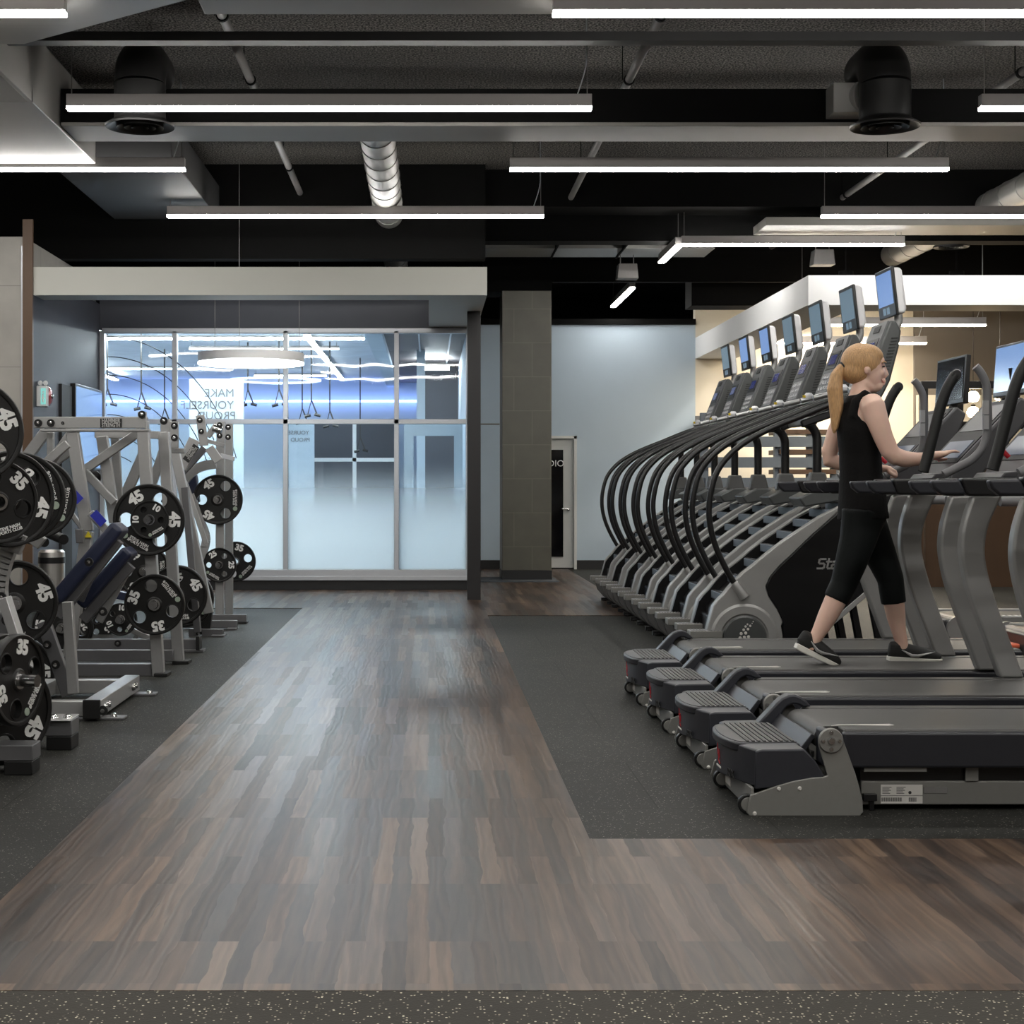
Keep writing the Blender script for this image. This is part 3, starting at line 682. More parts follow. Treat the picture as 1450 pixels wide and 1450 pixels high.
# bin
t = thing('waste_bin','tall cylindrical stainless steel waste bin with black band by the left wall','bin',(-3.42,13.9,0))
B().lathe([(.0,.0),(.118,.0),(.118,.50)],(-3.42,13.9,0),'Z',48).build('bin_body','bin_steel',t)
B().lathe([(.121,.50),(.121,.555)],(-3.42,13.9,0),'Z',48).build('bin_band','black',t)
B().lathe([(.12,.555),(.118,.60),(.10,.62),(.07,.62),(.06,.60),(.0,.60)],(-3.42,13.9,0),'Z',48).build('bin_lid','bin_steel',t)
# ---------------------------------------------------------------- right alcove
t = thing('lattice_screen','dark lattice screen over a brown panel at the far right','screen',(6.8,18.2,0))
B().box(5.90,9.4,18.2,18.3,0,1.45).build('lower_panel','brown',t)
B().box(5.80,5.86,18.15,18.3,0,1.45).build('side_panel','brown',t)
b = B()
for px in (1309,1333,1359,1398,1424): b.box((px-CX)/F*18.2-.045,(px-CX)/F*18.2+.045,18.2,18.27,1.45,2.44)
for z in (2.40,1.92): b.box(5.85,9.4,18.19,18.28,z-.045,z+.045)
b.build('lattice_frame','black',t,bevel=.004)
for i,(px,py) in enumerate(((1378,562),(1378,584),(1378,606),(1416,560))):
    p = W(px,py,19.5); t = thing('pendant_bulb',['glowing bulb behind the lattice, top of the column of three','glowing bulb behind the lattice, middle of three','glowing bulb behind the lattice, lowest of three','glowing bulb behind the lattice, beside the right television'][i],'lamp',p,'warm bulbs behind the lattice')
    B().lathe([(0,-.07),(.055,-.055),(.08,0),(.055,.055),(.02,.075)],p,'Z',24).build('glass_bulb','bulb',t)
    B().cyl((p.x,p.y,p.z+.07),(p.x,p.y,p.z+.10),.03,16).build('bulb_socket','black',t)
    B().cyl((p.x,p.y,p.z+.10),(p.x,p.y,3.8),.004,6).build('bulb_cord','black',t)
# timber and steel storage rack behind the climbers
t = thing('storage_rack','dark steel storage rack with timber shelves behind the stair climbers','rack',(5.1,20.6,0))
for px in (996,1100,1146,1180):
    x = (px-CX)/F*20.6; B().box(x-.05,x+.05,20.5,20.6,0,1.2+(688-(585 if px==996 else 602))/F*20.6).build('upright','sc_step',t)
for py in (612,640,668,700): 
    z = HC-(py-CY)/F*20.6
    B().box((1100-CX)/F*20.6,(1180-CX)/F*20.6,20.45,21.1,z-.03,z+.03).build('timber_shelf',D.materials.get('tim') or mat('tim',(.09,.05,.028),.5,0,.3,5,stretch=(.4,4,4)),t)
for py in (626,655,684):
    z = HC-(py-CY)/F*20.6
    B().box((996-CX)/F*20.6,(1180-CX)/F*20.6,20.44,20.5,z-.07,z+.07).build('cross_rail','sc_step',t)
o = B().box((985-CX)/F*21.9,(1040-CX)/F*21.9,21.9,21.95,2.05,2.2).build('window_ledge','frame_dark'); tag(o,'dark ledge on the warm lit wall behind the furthest stair climber','ledge')
# extra downlights added to brighten the warm alcove
for i,(x,y) in enumerate(((4.9,18.0),(6.2,18.0),(4.9,20.6),(6.2,20.6),(5.5,21.6))):
    t=thing('added_downlight','added black cylinder downlight brightening the warm alcove, '+('front left','front right','back left','back right','next to the warm lit wall')[i],'light',(x,y,3.5))
    B().lathe([(.0,.22),(.085,.22),(.085,.0),(.075,.0),(.075,.03)],(x,y,3.5),'Z',32).build('light_housing','ceil_black',t)
    B().lathe([(.0,.028),(.074,.028)],(x,y,3.5),'Z',32).build('light_lens',D.materials.get('added warm lens') or emis('added warm lens',(1,.92,.80),850),t)
    B().cyl((x,y,3.72),(x,y,ZC),.01,8).build('drop_rod','ceil_black',t)
# ---------------------------------------------------------------- treadmill (measured on the nearest one)
TY = 5.58
def T(px,py,y=TY): return XZ(px,py,y)
def Tp(lst,y=TY): return [XZ(a,b,y) for a,b in lst]
tm = thing('treadmill','nearest treadmill, front of the row, with two paper labels on its base beam','treadmill',(2.2,TY+.38,0),'row of treadmills at the right')
tm0 = tm
y0, y1 = TY, TY+.72
# side plates
sp = Tp([(1063,1126),(1095,1115),(1121,1107),(1150,1101.5),(1166,1100.5),(1172,1098),(1159.5,1056),(1159,1048),(1162,1039),(1169,1033),(1177,1031),(1186,1034),(1192,1041),(1195,1050),(1203,1072),(1211,1094),(1217,1115),(1221.5,1134),(1222.5,1150),(1217,1156.5),(1062,1156.5),(1057,1150)])
B().prism(sp,y0,y0+.012).build('side_plate','tm_plate',tm,bevel=.003)
B().prism(sp,y1-.012,y1).build('side_plate','tm_plate',tm,bevel=.003)
B().box(1.176,1.188,y0+.013,y0+.56,.012,.098).build('rear_skirt','tm_plate',tm,bevel=.003)
B().box(1.1735,1.176,y0+.38,y0+.48,.03,.07).build('paper_label','label',tm)
c = T(1176,1048.5)
dk = B().lathe([(.0,-.012),(.042,-.012),(.046,-.006),(.046,0)],(c[0],y0,c[1]),'Y',40).build('pivot_disc','tm_plate',tm)
b=B()
for k in range(4):
    an=k*PI/2; b.lathe([(0,-.018),(.006,-.018),(.008,-.012)],(c[0]+.030*math.cos(an),y0,c[1]+.030*math.sin(an)),'Y',12)
b.lathe([(0,-.022),(.011,-.022),(.015,-.012)],(c[0],y0,c[1]),'Y',20)
b.build('pivot_bolts','steel',tm)
B().lathe([(.0,-.014),(.013,-.014),(.013,-.011)],(c[0],y0,c[1]),'Y',20).build('bolt_washer','steel',tm)
b=B()
for p in ((1103,1117),(1132.5,1116.5),(1068.5,1152)):
    q=T(*p); b.lathe([(0,-.006),(.005,-.006),(.008,0)],(q[0],y0,q[1]),'Y',12)
b.build('plate_screws','label',tm)
for yy in (y0+.015,y0+.50):
    B().lathe([(.0,0),(.033,0),(.036,.004),(.036,.022),(.033,.026),(0,.026)],(1.166,yy-.0,.037),'Y',32).build('transport_wheel','rubber',tm)
    B().lathe([(0,-.003),(.024,-.003),(.026,0)],(1.166,yy-.0,.037),'Y',24).build('wheel_hub','tm_plate',tm)
# motor/rear cover: loft of side profile with bulged rear
def prof(dx,dz=0):  # (x,z) side outline; dx shifts the rear edge outwards
    return [(1.187+dx,.078-dz),(1.19+dx,.232),(1.215+dx,.238),(1.37,.240),(1.405,.205),(1.432,.165),(1.447,.135),(1.452,.125),(1.40,.124),(1.33,.118),(1.26,.10),(1.20+dx*.6,.078-dz)]
ys=[0,.03,.10,.2,.33,.46,.58,.66,.70]
bul=[0,.010,-.02,-.045,-.058,-.052,-.030,.0,.0]
b=B(); rings=[]
for i,yv in enumerate(ys):
    rings.append([b.bm.verts.new((x,y0-.004+yv+.012,z)) for x,z in prof(bul[i],(-.015,-.02,-.02,-.02,-.01,.0,.02,.04,.045)[i])])
n=len(rings[0])
for i in range(len(rings)-1):
    for k in range(n): b.bm.faces.new([rings[i][k],rings[i][(k+1)%n],rings[i+1][(k+1)%n],rings[i+1][k]])
b.bm.faces.new(rings[0]); b.bm.faces.new(rings[-1][::-1])
cv=b.build('rear_cover','tm_cover',tm,bevel=.008,seg=3)
B().text('RIX',.045,Matrix.Translation((1.139,y0+.2,.115))@Matrix.Rotation(-PI/2+.15,4,'Z'),bold=.0).build('cover_lettering','ink',tm)
# red mark and small word on the rear cover
b=B(); 
for p,q in (((-.02,.05),(-.01,-.01)),((-.01,-.01),(.015,.015)),((.0,.0),(.005,-.03)),((.005,-.03),(.03,-.04)),((.015,.01),(.02,-.02))):
    yy=y0+.38; b.bar((1.127,yy-p[0],.165+p[1]),(1.127,yy-q[0],.165+q[1]),.0035,.004)
b.build('red_emblem','red',tm)
b=B(); b.box(1.1265,1.13,y0+.34,y0+.42,.108,.114).build('small_word','label',tm)
# step pad: rounded rear edge
pl=[]
for i in range(13):
    a=-PI/2+PI*i/12; pl.append((1.20-.085*math.cos(a)**.8, TY+.375+.245*math.sin(a)))
poly=[(1.385,TY+.13)]+[(x,y) for x,y in pl]+[(1.385,TY+.62)]
B().slab(poly,.205,.240).build('step_pad','tm_cover2',tm,bevel=.008,seg=3)
poly2=[(1.20+(x-1.20)*.86 if x<1.2 else x-.008, TY+.375+(y-TY-.375)*.92) for x,y in poly]
B().slab(poly2,.238,.243).build('tread_surface','tm_rail',tm,bevel=.002)
b=B()
for k in range(9):
    x=1.19+k*.021; b.box(x,x+.010,TY+.155,TY+.595,.243,.247)
b.build('tread_ribs','tm_belt',tm)
# riser behind step and fender arm
B().prism([(1.383,.225),(1.424,.278),(1.44,.27),(1.40,.21),(1.42,.16)],TY+.12,TY+.64).build('riser_panel','tm_cover2',tm,bevel=.003)
out=[(1.33,.229),(1.371,.273),(1.414,.319),(1.435,.338),(1.462,.350),(1.489,.352),(1.515,.342),(1.536,.324),(1.555,.303)]
inn=[(1.403,.229),(1.420,.248),(1.434,.268),(1.444,.290),(1.460,.306),(1.480,.314),(1.500,.312),(1.512,.306),(1.520,.300)]
b=B(); b.prism(out+inn[::-1],TY+.64,TY+.71); b.build('fender_arm','tm_cover',tm,bevel=.008,seg=3)
# roller, belt, deck
zb=.300; yb0,yb1=TY+.16,TY+.60
b=B(); pts=[]
R=.045; xc=1.487; zc=zb-R
b_poly=[(xc+1.75,zb),(xc,zb)]+[(xc-R*math.sin(a),zc+R*math.cos(a)) for a in [PI*i/10 for i in range(1,10)]]+[(xc,zc-R),(xc+1.75,zc-R)]
B().prism(b_poly,yb0,yb1).build('running_belt','tm_belt',tm)
b=B()
b.box(1.53,3.25,TY+.06,yb0-.002,.20,zb+.004); b.box(1.53,3.25,yb1+.002,TY+.68,.20,zb+.004)
b.build('side_rail','tm_belt',tm,bevel=.008)
b=B()
b.box(1.52,3.25,TY+.035,TY+.075,.165,zb-.004); b.box(1.52,3.25,TY+.67,TY+.70,.165,zb-.004)
b.build('rail_skirt','tm_rail',tm,bevel=.01,seg=3)
B().box(1.445,1.475,TY+.05,yb0-.01,.17,.305).build('roller_endcap','tm_cover',tm,bevel=.012,seg=3)
# swoosh mark on the belt edge
b=B(); b.tube([(1.50,yb0-.03,zb+.006),(1.53,yb0-.012,zb+.006),(1.60,yb0-.01,zb+.006),(1.66,yb0-.015,zb+.006),(1.72,yb0-.02,zb+.006),(1.74,yb0-.01,zb+.006)],[.001,.003,.003,.004,.006,.001],8); b.build('rail_emblem','label',tm)
b=B(); b.box(1.60,2.9,TY+.1,TY+.62,.10,.20); b.build('underdeck','black',tm)
b=B(); b.box(1.60,1.83,TY+.05,TY+.08,.150,.166).build('belt_guard_bar','tm_plate',tm)
# base beam with labels
bb=B().box(1.60,3.2,TY+.09,TY+.15,.02,.108).build('base_beam','tm_plate',tm,bevel=.004)
B().box(1.60,3.2,TY+.56,TY+.62,.02,.108).build('base_beam','tm_plate',tm,bevel=.004)
LY=TY+.088
def lab(x0,x1,z0,z1,nm='paper_label',mt='label',yy=None): return B().box(x0,x1,(yy or LY)-.0015,(yy or LY)+.001,z0,z1).build(nm,mt,tm)
s=(TY+.09)/F
def LX(px): return (px-CX)*s
def LZ(py): return HC-(py-CY)*s
lab(LX(1247),LX(1306),LZ(1126),LZ(1111)); lab(LX(1247),LX(1306),LZ(1137.5),LZ(1127)); lab(LX(1308),LX(1341),LZ(1123),LZ(1114.5),mt='silverbar')
b=B()
for k in range(26):
    x=LX(1248)+k*.0029; b.box(x,x+(.0012 if k%3 else .002),LY-.0022,LY,LZ(1134.5),LZ(1129))
for k in range(7):
    x=LX(1286.5)+k*.0042; b.box(x,x+.0022,LY-.0022,LY,LZ(1135),LZ(1129))
for r in range(5):
    for (u0,u1) in ((1249,1262),(1269,1282)): b.box(LX(u0),LX(u1-(r*3)%5),LY-.0022,LY,LZ(1115+r*2.1),LZ(1114.2+r*2.1))
b.lathe([(0,0),(.006,0)],(LX(1288),LY-.002,LZ(1122)),'Y',16)
b.build('label_print','ink',tm)
B().prism([(LX(1366),LZ(1105)),(LX(1384),LZ(1105)),(LX(1384),LZ(1082)),(LX(1381),LZ(1076)),(LX(1375),LZ(1074)),(LX(1369),LZ(1076)),(LX(1366),LZ(1082))],TY+.08,TY+.092).build('lift_link','tm_plate',tm)
B().lathe([(0,-.01),(.010,-.01),(.012,0)],(LX(1375),TY+.08,LZ(1081)),'Y',20).build('link_bolt','label',tm)
B().box(LX(1221),LX(1240),TY+.07,TY+.10,LZ(1133),LZ(1123)).box(LX(1230),LX(1237),TY+.08,TY+.1,.0,LZ(1130)).build('cable_clip','black',tm,bevel=.002)
B().lathe([(0,.0),(.02,.0),(.022,.008),(.01,.012),(.008,.03)],(1.57,TY+.03,.0),'Z',20).build('levelling_foot','rubber',tm)
B().lathe([(0,.0),(.02,.0),(.022,.008),(.01,.012),(.008,.03)],(3.15,TY+.12,.0),'Z',20).build('levelling_foot','rubber',tm)
# uprights
def upright(yy):
    q=7.24-.03
    L=[(1372,703),(1364,725),(1358,748),(1355.5,775),(1358,800),(1366,835),(1380,875),(1395,915),(1411,958)]
    Rr=[(1414,700),(1402,725),(1393,748),(1389,775),(1391,800),(1399,832),(1413,875),(1428,915),(1444,958)]
    L=[XZ(a,b_,q) for a,b_ in L]; Rr=[XZ(a,b_,q) for a,b_ in Rr]
    L=[(p.x,p.z) for p in smooth_path([(a,0,c) for a,c in L],3)]; Rr=[(p.x,p.z) for p in smooth_path([(a,0,c) for a,c in Rr],3)]
    b=B(); ring=[]
    for (lx,lz),(rx,rz) in zip(L,Rr):
        ring.append([b.bm.verts.new(v) for v in ((lx,yy,lz),(rx,yy,rz),(rx,yy+.07,rz),(lx,yy+.07,lz))])
    for i in range(len(ring)-1):
        for k in range(4): b.bm.faces.new([ring[i][k],ring[i][(k+1)%4],ring[i+1][(k+1)%4],ring[i+1][k]])
    b.bm.faces.new(ring[0]); b.bm.faces.new(ring[-1][::-1])
    return b.build('upright','tm_up',tm,bevel=.012,seg=3)
upright(TY+.02); upright(TY+.65)
# handrails with end caps
for yy,nm in ((TY+.02,'n'),(TY+.66,'f')):
    B().prism([(2.17,1.232),(3.1,1.235),(3.1,1.155),(2.20,1.158),(2.185,1.175)],yy,yy+.055).build('handrail','black',tm,bevel=.010,seg=3)
    B().prism([(2.05,1.222),(2.165,1.226),(2.195,1.165),(2.09,1.165),(2.06,1.19)],yy+.004,yy+.051).build('handrail_end','tm_rail',tm,bevel=.010,seg=3)
B().box(2.78,2.86,TY+.06,TY+.68,1.16,1.22).build('cross_tube','black',tm,bevel=.01)
# handles: near dark one, far grey one with white sensor plates
q=7.5-.08
hp=[(1310,668),(1318,640),(1325,613),(1335,575),(1345,548),(1356,530)]
pts=[Vector((XZ(a,c,7.44)[0],TY+.05,XZ(a,c,7.44)[1])) for a,c in hp]
B().tube(smooth_path(pts,5),.026,14).build('curved_handle','rubber',tm)
B().lathe([(0,-.003),(.022,-.003),(.026,.004)],(pts[-1].x,TY+.03,pts[-1].z),'Y',20).build('handle_cap','black',tm)
hp=[(1332,672),(1352,662),(1373,650),(1389,630),(1394,602),(1394,570),(1392,545),(1384,528),(1377,520)]
pts=[Vector((XZ(a,c,7.24)[0],TY+.70,XZ(a,c,7.24)[1])) for a,c in hp]
B().tube(smooth_path(pts,5),[.02]*len(smooth_path(pts,5)),12,flat=.9).build('curved_handle','tm_grip',tm)
b=B(); b.bar((2.607,TY+.672,1.60),(2.607,TY+.672,1.535),.026,.012); b.bar((2.607,TY+.672,1.53),(2.607,TY+.672,1.465),.026,.012); b.build('pulse_sensor','silverbar',tm)
# console
cp=[(2.92,1.64),(2.975,1.60),(2.935,1.50),(2.70,1.22),(2.56,1.22),(2.60,1.30)]
B().prism(cp,TY+.13,TY+.62).build('console_body','tm_console',tm,bevel=.012,seg=3)
dv=Vector((2.92-2.60,0,1.64-1.30)).normalized(); nv=Vector((-dv.z,0,dv.x))
def panel(u0,u1,ya,yb,nm,mt,off=.004):
    o=Vector((2.60,0,1.30)); b=B(); L_=[]
    vs=[]
    for u,yv in ((u0,ya),(u1,ya),(u1,yb),(u0,yb)):
        for h in (0,off): vs.append(b.bm.verts.new(o+dv*u+nv*h+Vector((0,TY+yv,0))))
    for f_ in ((0,2,4,6),(1,3,5,7),(0,1,3,2),(2,3,5,4),(4,5,7,6),(6,7,1,0)): b.bm.faces.new([vs[i] for i in f_])
    return b.build(nm,mt,tm)
panel(.02,.45,.16,.59,'console_face','blackmatte',.004)
panel(.05,.17,.2,.55,'keypad','keys',.007)
panel(.24,.42,.2,.55,'display','tm_rail',.007)
B().cyl((2.60,TY+.37,1.33),(2.57,TY+.37,1.36),.011,16).build('stop_button','red',tm)
B().prism([(2.50,1.235),(2.64,1.235),(2.64,1.27),(2.52,1.26)],TY+.2,TY+.55).build('cup_tray','tm_console',tm,bevel=.006)
# television on arm
B().tube([(2.95,TY+.37,1.56),(2.985,TY+.37,1.66),(2.97,TY+.37,1.8)],.022,12).build('tv_arm','black',tm)
tvp=[(2.955,1.66),(2.985,1.655),(3.0,1.925),(2.972,1.93)]
B().prism(tvp,TY+.13,TY+.61).build('tv_housing','black',tm,bevel=.005)
B().prism([(2.952,1.685),(2.9555,1.685),(2.9715,1.915),(2.968,1.915)],TY+.15,TY+.59).build('tv_screen','darkglass',tm)
# copies
tl=['second treadmill from the viewer, empty','treadmill carrying the walking woman','furthest treadmill of the row, beside the first stair climber']
lastcopy=None
TMS=[tm]
for i in range(3): TMS.append(copy_tree(tm,tl[i],(0,.92*(i+1),0)))
for ch in COL.objects:
    if ch.parent in (TMS[2],) and ch.name.startswith('tv_screen'):
        ch.data=ch.data.copy(); ch.data.materials[0]=M['scr_tv']
# treadmills of a second bank, seen through the uprights
def far_tm(x,y,label):
    t=thing('low_treadmill',label,'treadmill',(x+.9,y+.35,0),'second bank of treadmills')
    B().prism([(x+.06,.22),(x+1.8,.22),(x+1.8,.14),(x+.06,.14)],y+.08,y+.66).build('running_belt','tm_belt',t,bevel=.01)
    for yy in (y,y+.67):
        B().box(x+.1,x+1.8,yy,yy+.07,.13,.235).build('side_rail','sc_silver',t,bevel=.01)
    b=B()
    for k in range(36): b.box(x+.16+k*.045,x+.185+k*.045,y+.012,y+.058,.235,.238)
    b.build('tread_strip','white',t)
    B().cyl((x+.10,y-.02,.14),(x+.10,y+.76,.14),.085,28).build('rear_roller','tm_rail',t)
    for yy in (y-.03,y+.74): B().cyl((x+.10,yy,.14),(x+.10,yy+.03,.14),.10,28).build('roller_cap','sc_silver',t)
    B().box(x+.0,x+.10,y+.1,y+.6,.0,.2).build('rear_guard','sc_grey',t,bevel=.01)
    B().box(x+.2,x+1.7,y+.1,y+.6,.0,.13).build('underdeck','black',t)
    for yy in (y+.05,y+.68):
        B().cyl((x+.02,yy,1.09),(x+1.2,yy,1.09),.035,16).build('handrail','tm_grip',t)
        B().tube(smooth_path([(x+.75,yy,1.09),(x+1.0,yy,1.0),(x+1.2,yy,.6),(x+1.3,yy,.2)],5),.04,12).build('upright','tm_grip',t)
far_tm(3.83,11.35,'light decked treadmill seen between the uprights, further one')
far_tm(4.0,10.1,'light decked treadmill at the right edge, nearer one')
for x,y,l in ((3.47,10.35,'dark exercise step box with an orange lid behind the front treadmill uprights'),(3.5,9.25,'dark exercise step box with an orange lid at the right edge')):
    t=thing('step_box',l,'step',(x,y,0))
    B().box(x-.02,x+.5,y-.0,y+.36,0,.10).build('step_base','wall_dark',t,bevel=.01)
    B().box(x-.05,x+.52,y-.02,y+.38,.10,.135).build('step_lid','orange',t,bevel=.012)
# ---------------------------------------------------------------- stair climber (measured on the nearest one)
SY=9.95
def S(px,py,y=SY): return XZ(px,py,y)
def Sp(l,y=SY): return [XZ(a,b,y) for a,b in l]
sc=thing('stair_climber','nearest stair climber, wordmark on its black side behind the walking woman','stair climber',(2.5,SY+.32,0),'row of stair climbers')
hub=S(1054,903)
R0=.215
bound=[(1192,719),(1172,738),(1150,757),(1120,786),(1102,803),(1090,817),(1084,830),(1088,844),(1100,862),(1109,880)]
top=[(1010,858),(1016,850),(1024,842),(1037,826),(1052,811),(1068,799),(1088,782),(1109,766),(1125,755),(1140,745),(1160,732),(1175,724),(1192,716)]
arc=[]
for i in range(15):
    a=math.radians(18-i*(205/14)); arc.append((hub[0]+.25*math.cos(a),max(.012,hub[1]+.25*math.sin(a))))
sil=Sp(top)+Sp(bound)+arc
sil=[p for i,p in enumerate(sil)]
for y0_,nm in ((SY-.005,0),(SY+.560,1)):
    B().prism(sil,y0_,y0_+.085).build('side_shroud','sc_silver',sc,bevel=.010,seg=3)
def shrink(P,k=.93):
    cx=sum(p[0] for p in P)/len(P); cz=sum(p[1] for p in P)/len(P); return [(cx+(x-cx)*k,cz+(z-cz)*k-.012) for x,z in P]
B().prism([(x,z-.012 if z>.3 else z+.0) for x,z in sil],SY+.525,SY+.562).build('inner_liner','sc_black',sc)
B().prism([(x,z-.012 if z>.3 else z+.0) for x,z in sil],SY+.078,SY+.11).build('inner_liner','sc_black',sc)
# upper darker continuation of the rail
up=Sp([(1175,724),(1192,716),(1225,700),(1262,690),(1280,694),(1270,708),(1230,724),(1200,738),(1172,750),(1150,768),(1150,757),(1172,738)])
for y0_ in (SY+.0,SY+.612): B().prism(up,y0_,y0_+.035).build('upper_shroud','sc_grey',sc,bevel=.006)
blk=Sp([(1192,722),(1262,700),(1290,735),(1302,765),(1300,795),(1290,812),(1248,821),(1205,858),(1165,897),(1138,935),(1110,950),(1108,880),(1100,862),(1088,844),(1084,830),(1090,817),(1102,803),(1120,786),(1150,757),(1172,738)])
for y0_ in (SY-.012,SY+.602): B().prism(blk,y0_,y0_+.03).build('side_panel','sc_black',sc,bevel=.006)
GL={'S':[[(.62,.98),(.12,.98),(0,.88),(0,.62),(.12,.52),(.5,.52),(.62,.42),(.62,.12),(.5,.02),(-.02,.02)]],
 't':[[(.16,1.0),(.16,.14),(.26,.02),(.46,.02)],[(.0,.72),(.44,.72)]],
 'a':[[(.06,.72),(.44,.72),(.52,.62),(.52,.02),(.10,.02),(.0,.12),(.0,.32),(.1,.42),(.52,.42)]],
 'i':[[(.06,.72),(.06,.0)],[(.06,.90),(.06,1.0)]],'r':[[(.06,.0),(.06,.62),(.16,.72),(.38,.72)]],
 'M':[[(.0,.0),(.0,1.0),(.36,.45),(.72,1.0),(.72,.0)]],
 's':[[(.5,.72),(.1,.72),(.0,.64),(.0,.46),(.1,.38),(.42,.38),(.52,.30),(.52,.1),(.42,.02),(.0,.02)]],
 'e':[[(.0,.38),(.52,.38),(.52,.62),(.42,.72),(.1,.72),(.0,.62),(.0,.12),(.1,.02),(.5,.02)]]}
ADV={'S':.80,'t':.60,'a':.72,'i':.28,'r':.52,'M':.94,'s':.70,'e':.72}
tx=S(1157,805); b=B(); cur=0; hh=.063
for ch_ in 'StairMaster':
    for ln in GL[ch_]:
        for (u0,v0),(u1,v1) in zip(ln[:-1],ln[1:]):
            q0=Vector((tx[0]+(cur+u0+.22*v0)*hh,SY-.0135,tx[1]+v0*hh)); q1=Vector((tx[0]+(cur+u1+.22*v1)*hh,SY-.0135,tx[1]+v1*hh)); e_=(q1-q0).normalized()*.005
            b.bar(q0-e_,q1+e_,.0115,.003)
    cur+=ADV[ch_]
b.build('side_lettering','frame',sc)
# hub disc and dots
B().lathe([(0,-.018),(.132,-.016),(.142,-.008),(.142,0)],(hub[0],SY-.005,hub[1]),'Y',48).build('hub_disc','sc_console',sc)
B().lathe([(.150,-.004),(.158,-.012),(.205,-.012),(.222,0)],(hub[0],SY-.005,hub[1]),'Y',64).build('hub_ring','sc_silver',sc)
b=B()
for u,v,r in ((1168,517,5),(1160,530,4),(1146,548,9),(1126,537,7),(1112,553,9),(1130,572,10),(1098,577,10),(1113,601,12),(1080,605,12),(1134,628,12),(1104,632,12),(1072,636,12),(1090,662,13),(1122,662,13),(1060,665,13)):
    p=S(840+u/5.18,780+v/5.18); b.lathe([(0,-.004),(r*.00072,-.004),(r*.00085,0)],(p[0],SY-.023,p[1]),'Y',14)
b.build('dot_emblem','label',sc)
# grey strut and legs at the rear
a=S(1250,820); c=S(1150,905)
for yy in (SY,SY+.6): B().bar((a[0],yy,a[1]),(c[0],yy,c[1]),.035,.03).build('diagonal_strut','sc_silver',sc,bevel=.004)
for px in (1195,1218,1245):
    for yy in (SY+.05,SY+.55):
        a=S(px-8,855); c=S(px+10,935); B().bar((a[0],yy,a[1]),(c[0],yy,.0),.04,.04).build('rear_leg','sc_black',sc,bevel=.003)
# core between the side panels
core=[S(1020,868),S(1040,842),S(1068,818),S(1109,786),S(1150,758),S(1192,737),S(1262,705),S(1290,740),S(1300,790),S(1248,820),S(1165,897),S(1138,935),S(1040,940),S(1016,920)]
B().prism(core,SY+.02,SY+.60).build('core_housing','sc_black',sc,bevel=.006)
# steps
for k in range(8):
    t=k/7.0; x=1.93+t*.78; z=.50+.60*(1-(1-t)**1.35)-.02
    st_=B(); st_.box(x,x+.055,SY+.11,SY+.525,z-.045,z+.008); st_.build('stair_step','sc_step',sc,bevel=.004)
    B().box(x+.02,x+.11,SY+.11,SY+.525,z-.16,z-.02).build('stair_riser','sc_black',sc)
    b=B()
    for j in range(14): b.box(x+.004,x+.03,SY+.12+j*.029,SY+.135+j*.029,z+.008,z+.011)
    b.build('step_grip','ink',sc)
# entry step bars with curved brackets
for yy in (SY-.05,SY+.46):
    B().box(1.69,1.90,yy,yy+.13,.215,.262).build('entry_step','tm_plate',sc,bevel=.005)
    b=B()
    for k in range(9): b.box(1.705+k*.02,1.715+k*.02,yy+.006,yy+.114,.262,.265)
    b.build('entry_tread','tm_grip',sc)
    pl=[(1.725,.23),(1.78,.23),(1.80,.17),(1.85,.10),(1.93,.05),(1.99,.03),(1.99,.0),(1.90,.005),(1.82,.05),(1.76,.12)]
    B().prism(pl,yy+.03,yy+.085).build('curved_bracket','sc_grey',sc,bevel=.006)
    B().box(1.80,2.05,yy+.04,yy+.10,.0,.035).build('floor_runner','black',sc,bevel=.004)
    B().lathe([(0,0),(.022,0),(.024,.014),(.012,.02)],(1.83,yy+.02,0),'Z',16).build('levelling_foot','rubber',sc)
B().box(1.86,2.0,SY+.0,SY+.60,.12,.34).build('front_kick','sc_black',sc,bevel=.01)
# handrails
hr=[(1047,836),(1034,817),(1018,786),(1008,758),(1003.5,728),(1006,698),(1015,668),(1031,646),(1052,628),(1078,613),(1107,600),(1140,587),(1179,571),(1212,559),(1236,553)]
for yy in (SY-.012,SY+.618):
    pts=[Vector((S(a,c)[0],yy,S(a,c)[1])) for a,c in hr]
    B().tube(smooth_path(pts,4),.0195,14).build('curved_handrail','black',sc)
    a=pts[0]; d_=(pts[1]-pts[0]).normalized()
    B().tube([a-d_*.055,a+d_*.050,a+d_*.065],[.034,.029,.023],16).build('rail_socket','tm_up',sc)
# post and collar
for yy in (SY+.31,):
    pts=[(2.60,yy,1.24),(2.60,yy,1.45),(2.595,yy,1.54),(2.56,yy,1.60),(2.50,yy,1.63)]
    B().tube(smooth_path(pts,4),.030,14).build('support_post','black',sc)
    B().prism([(2.55,1.29),(2.65,1.29),(2.68,1.17),(2.53,1.17)],yy-.04,yy+.04).build('post_collar','sc_grey',sc,bevel=.01)
    B().prism([(2.44,1.12),(2.56,1.18),(2.70,1.18),(2.72,1.10),(2.48,1.06)],yy-.16,yy+.16).build('saddle_cover','sc_console',sc,bevel=.012)
for yy in (SY+.02,SY+.60):
    B().bar((2.42,yy,1.60),(2.88,yy,1.76),.05,.045).build('under_rail','black',sc,bevel=.012)
B().box(2.47,2.53,SY+.02,SY+.60,1.60,1.65).build('cross_bar','sc_grey',sc,bevel=.008)
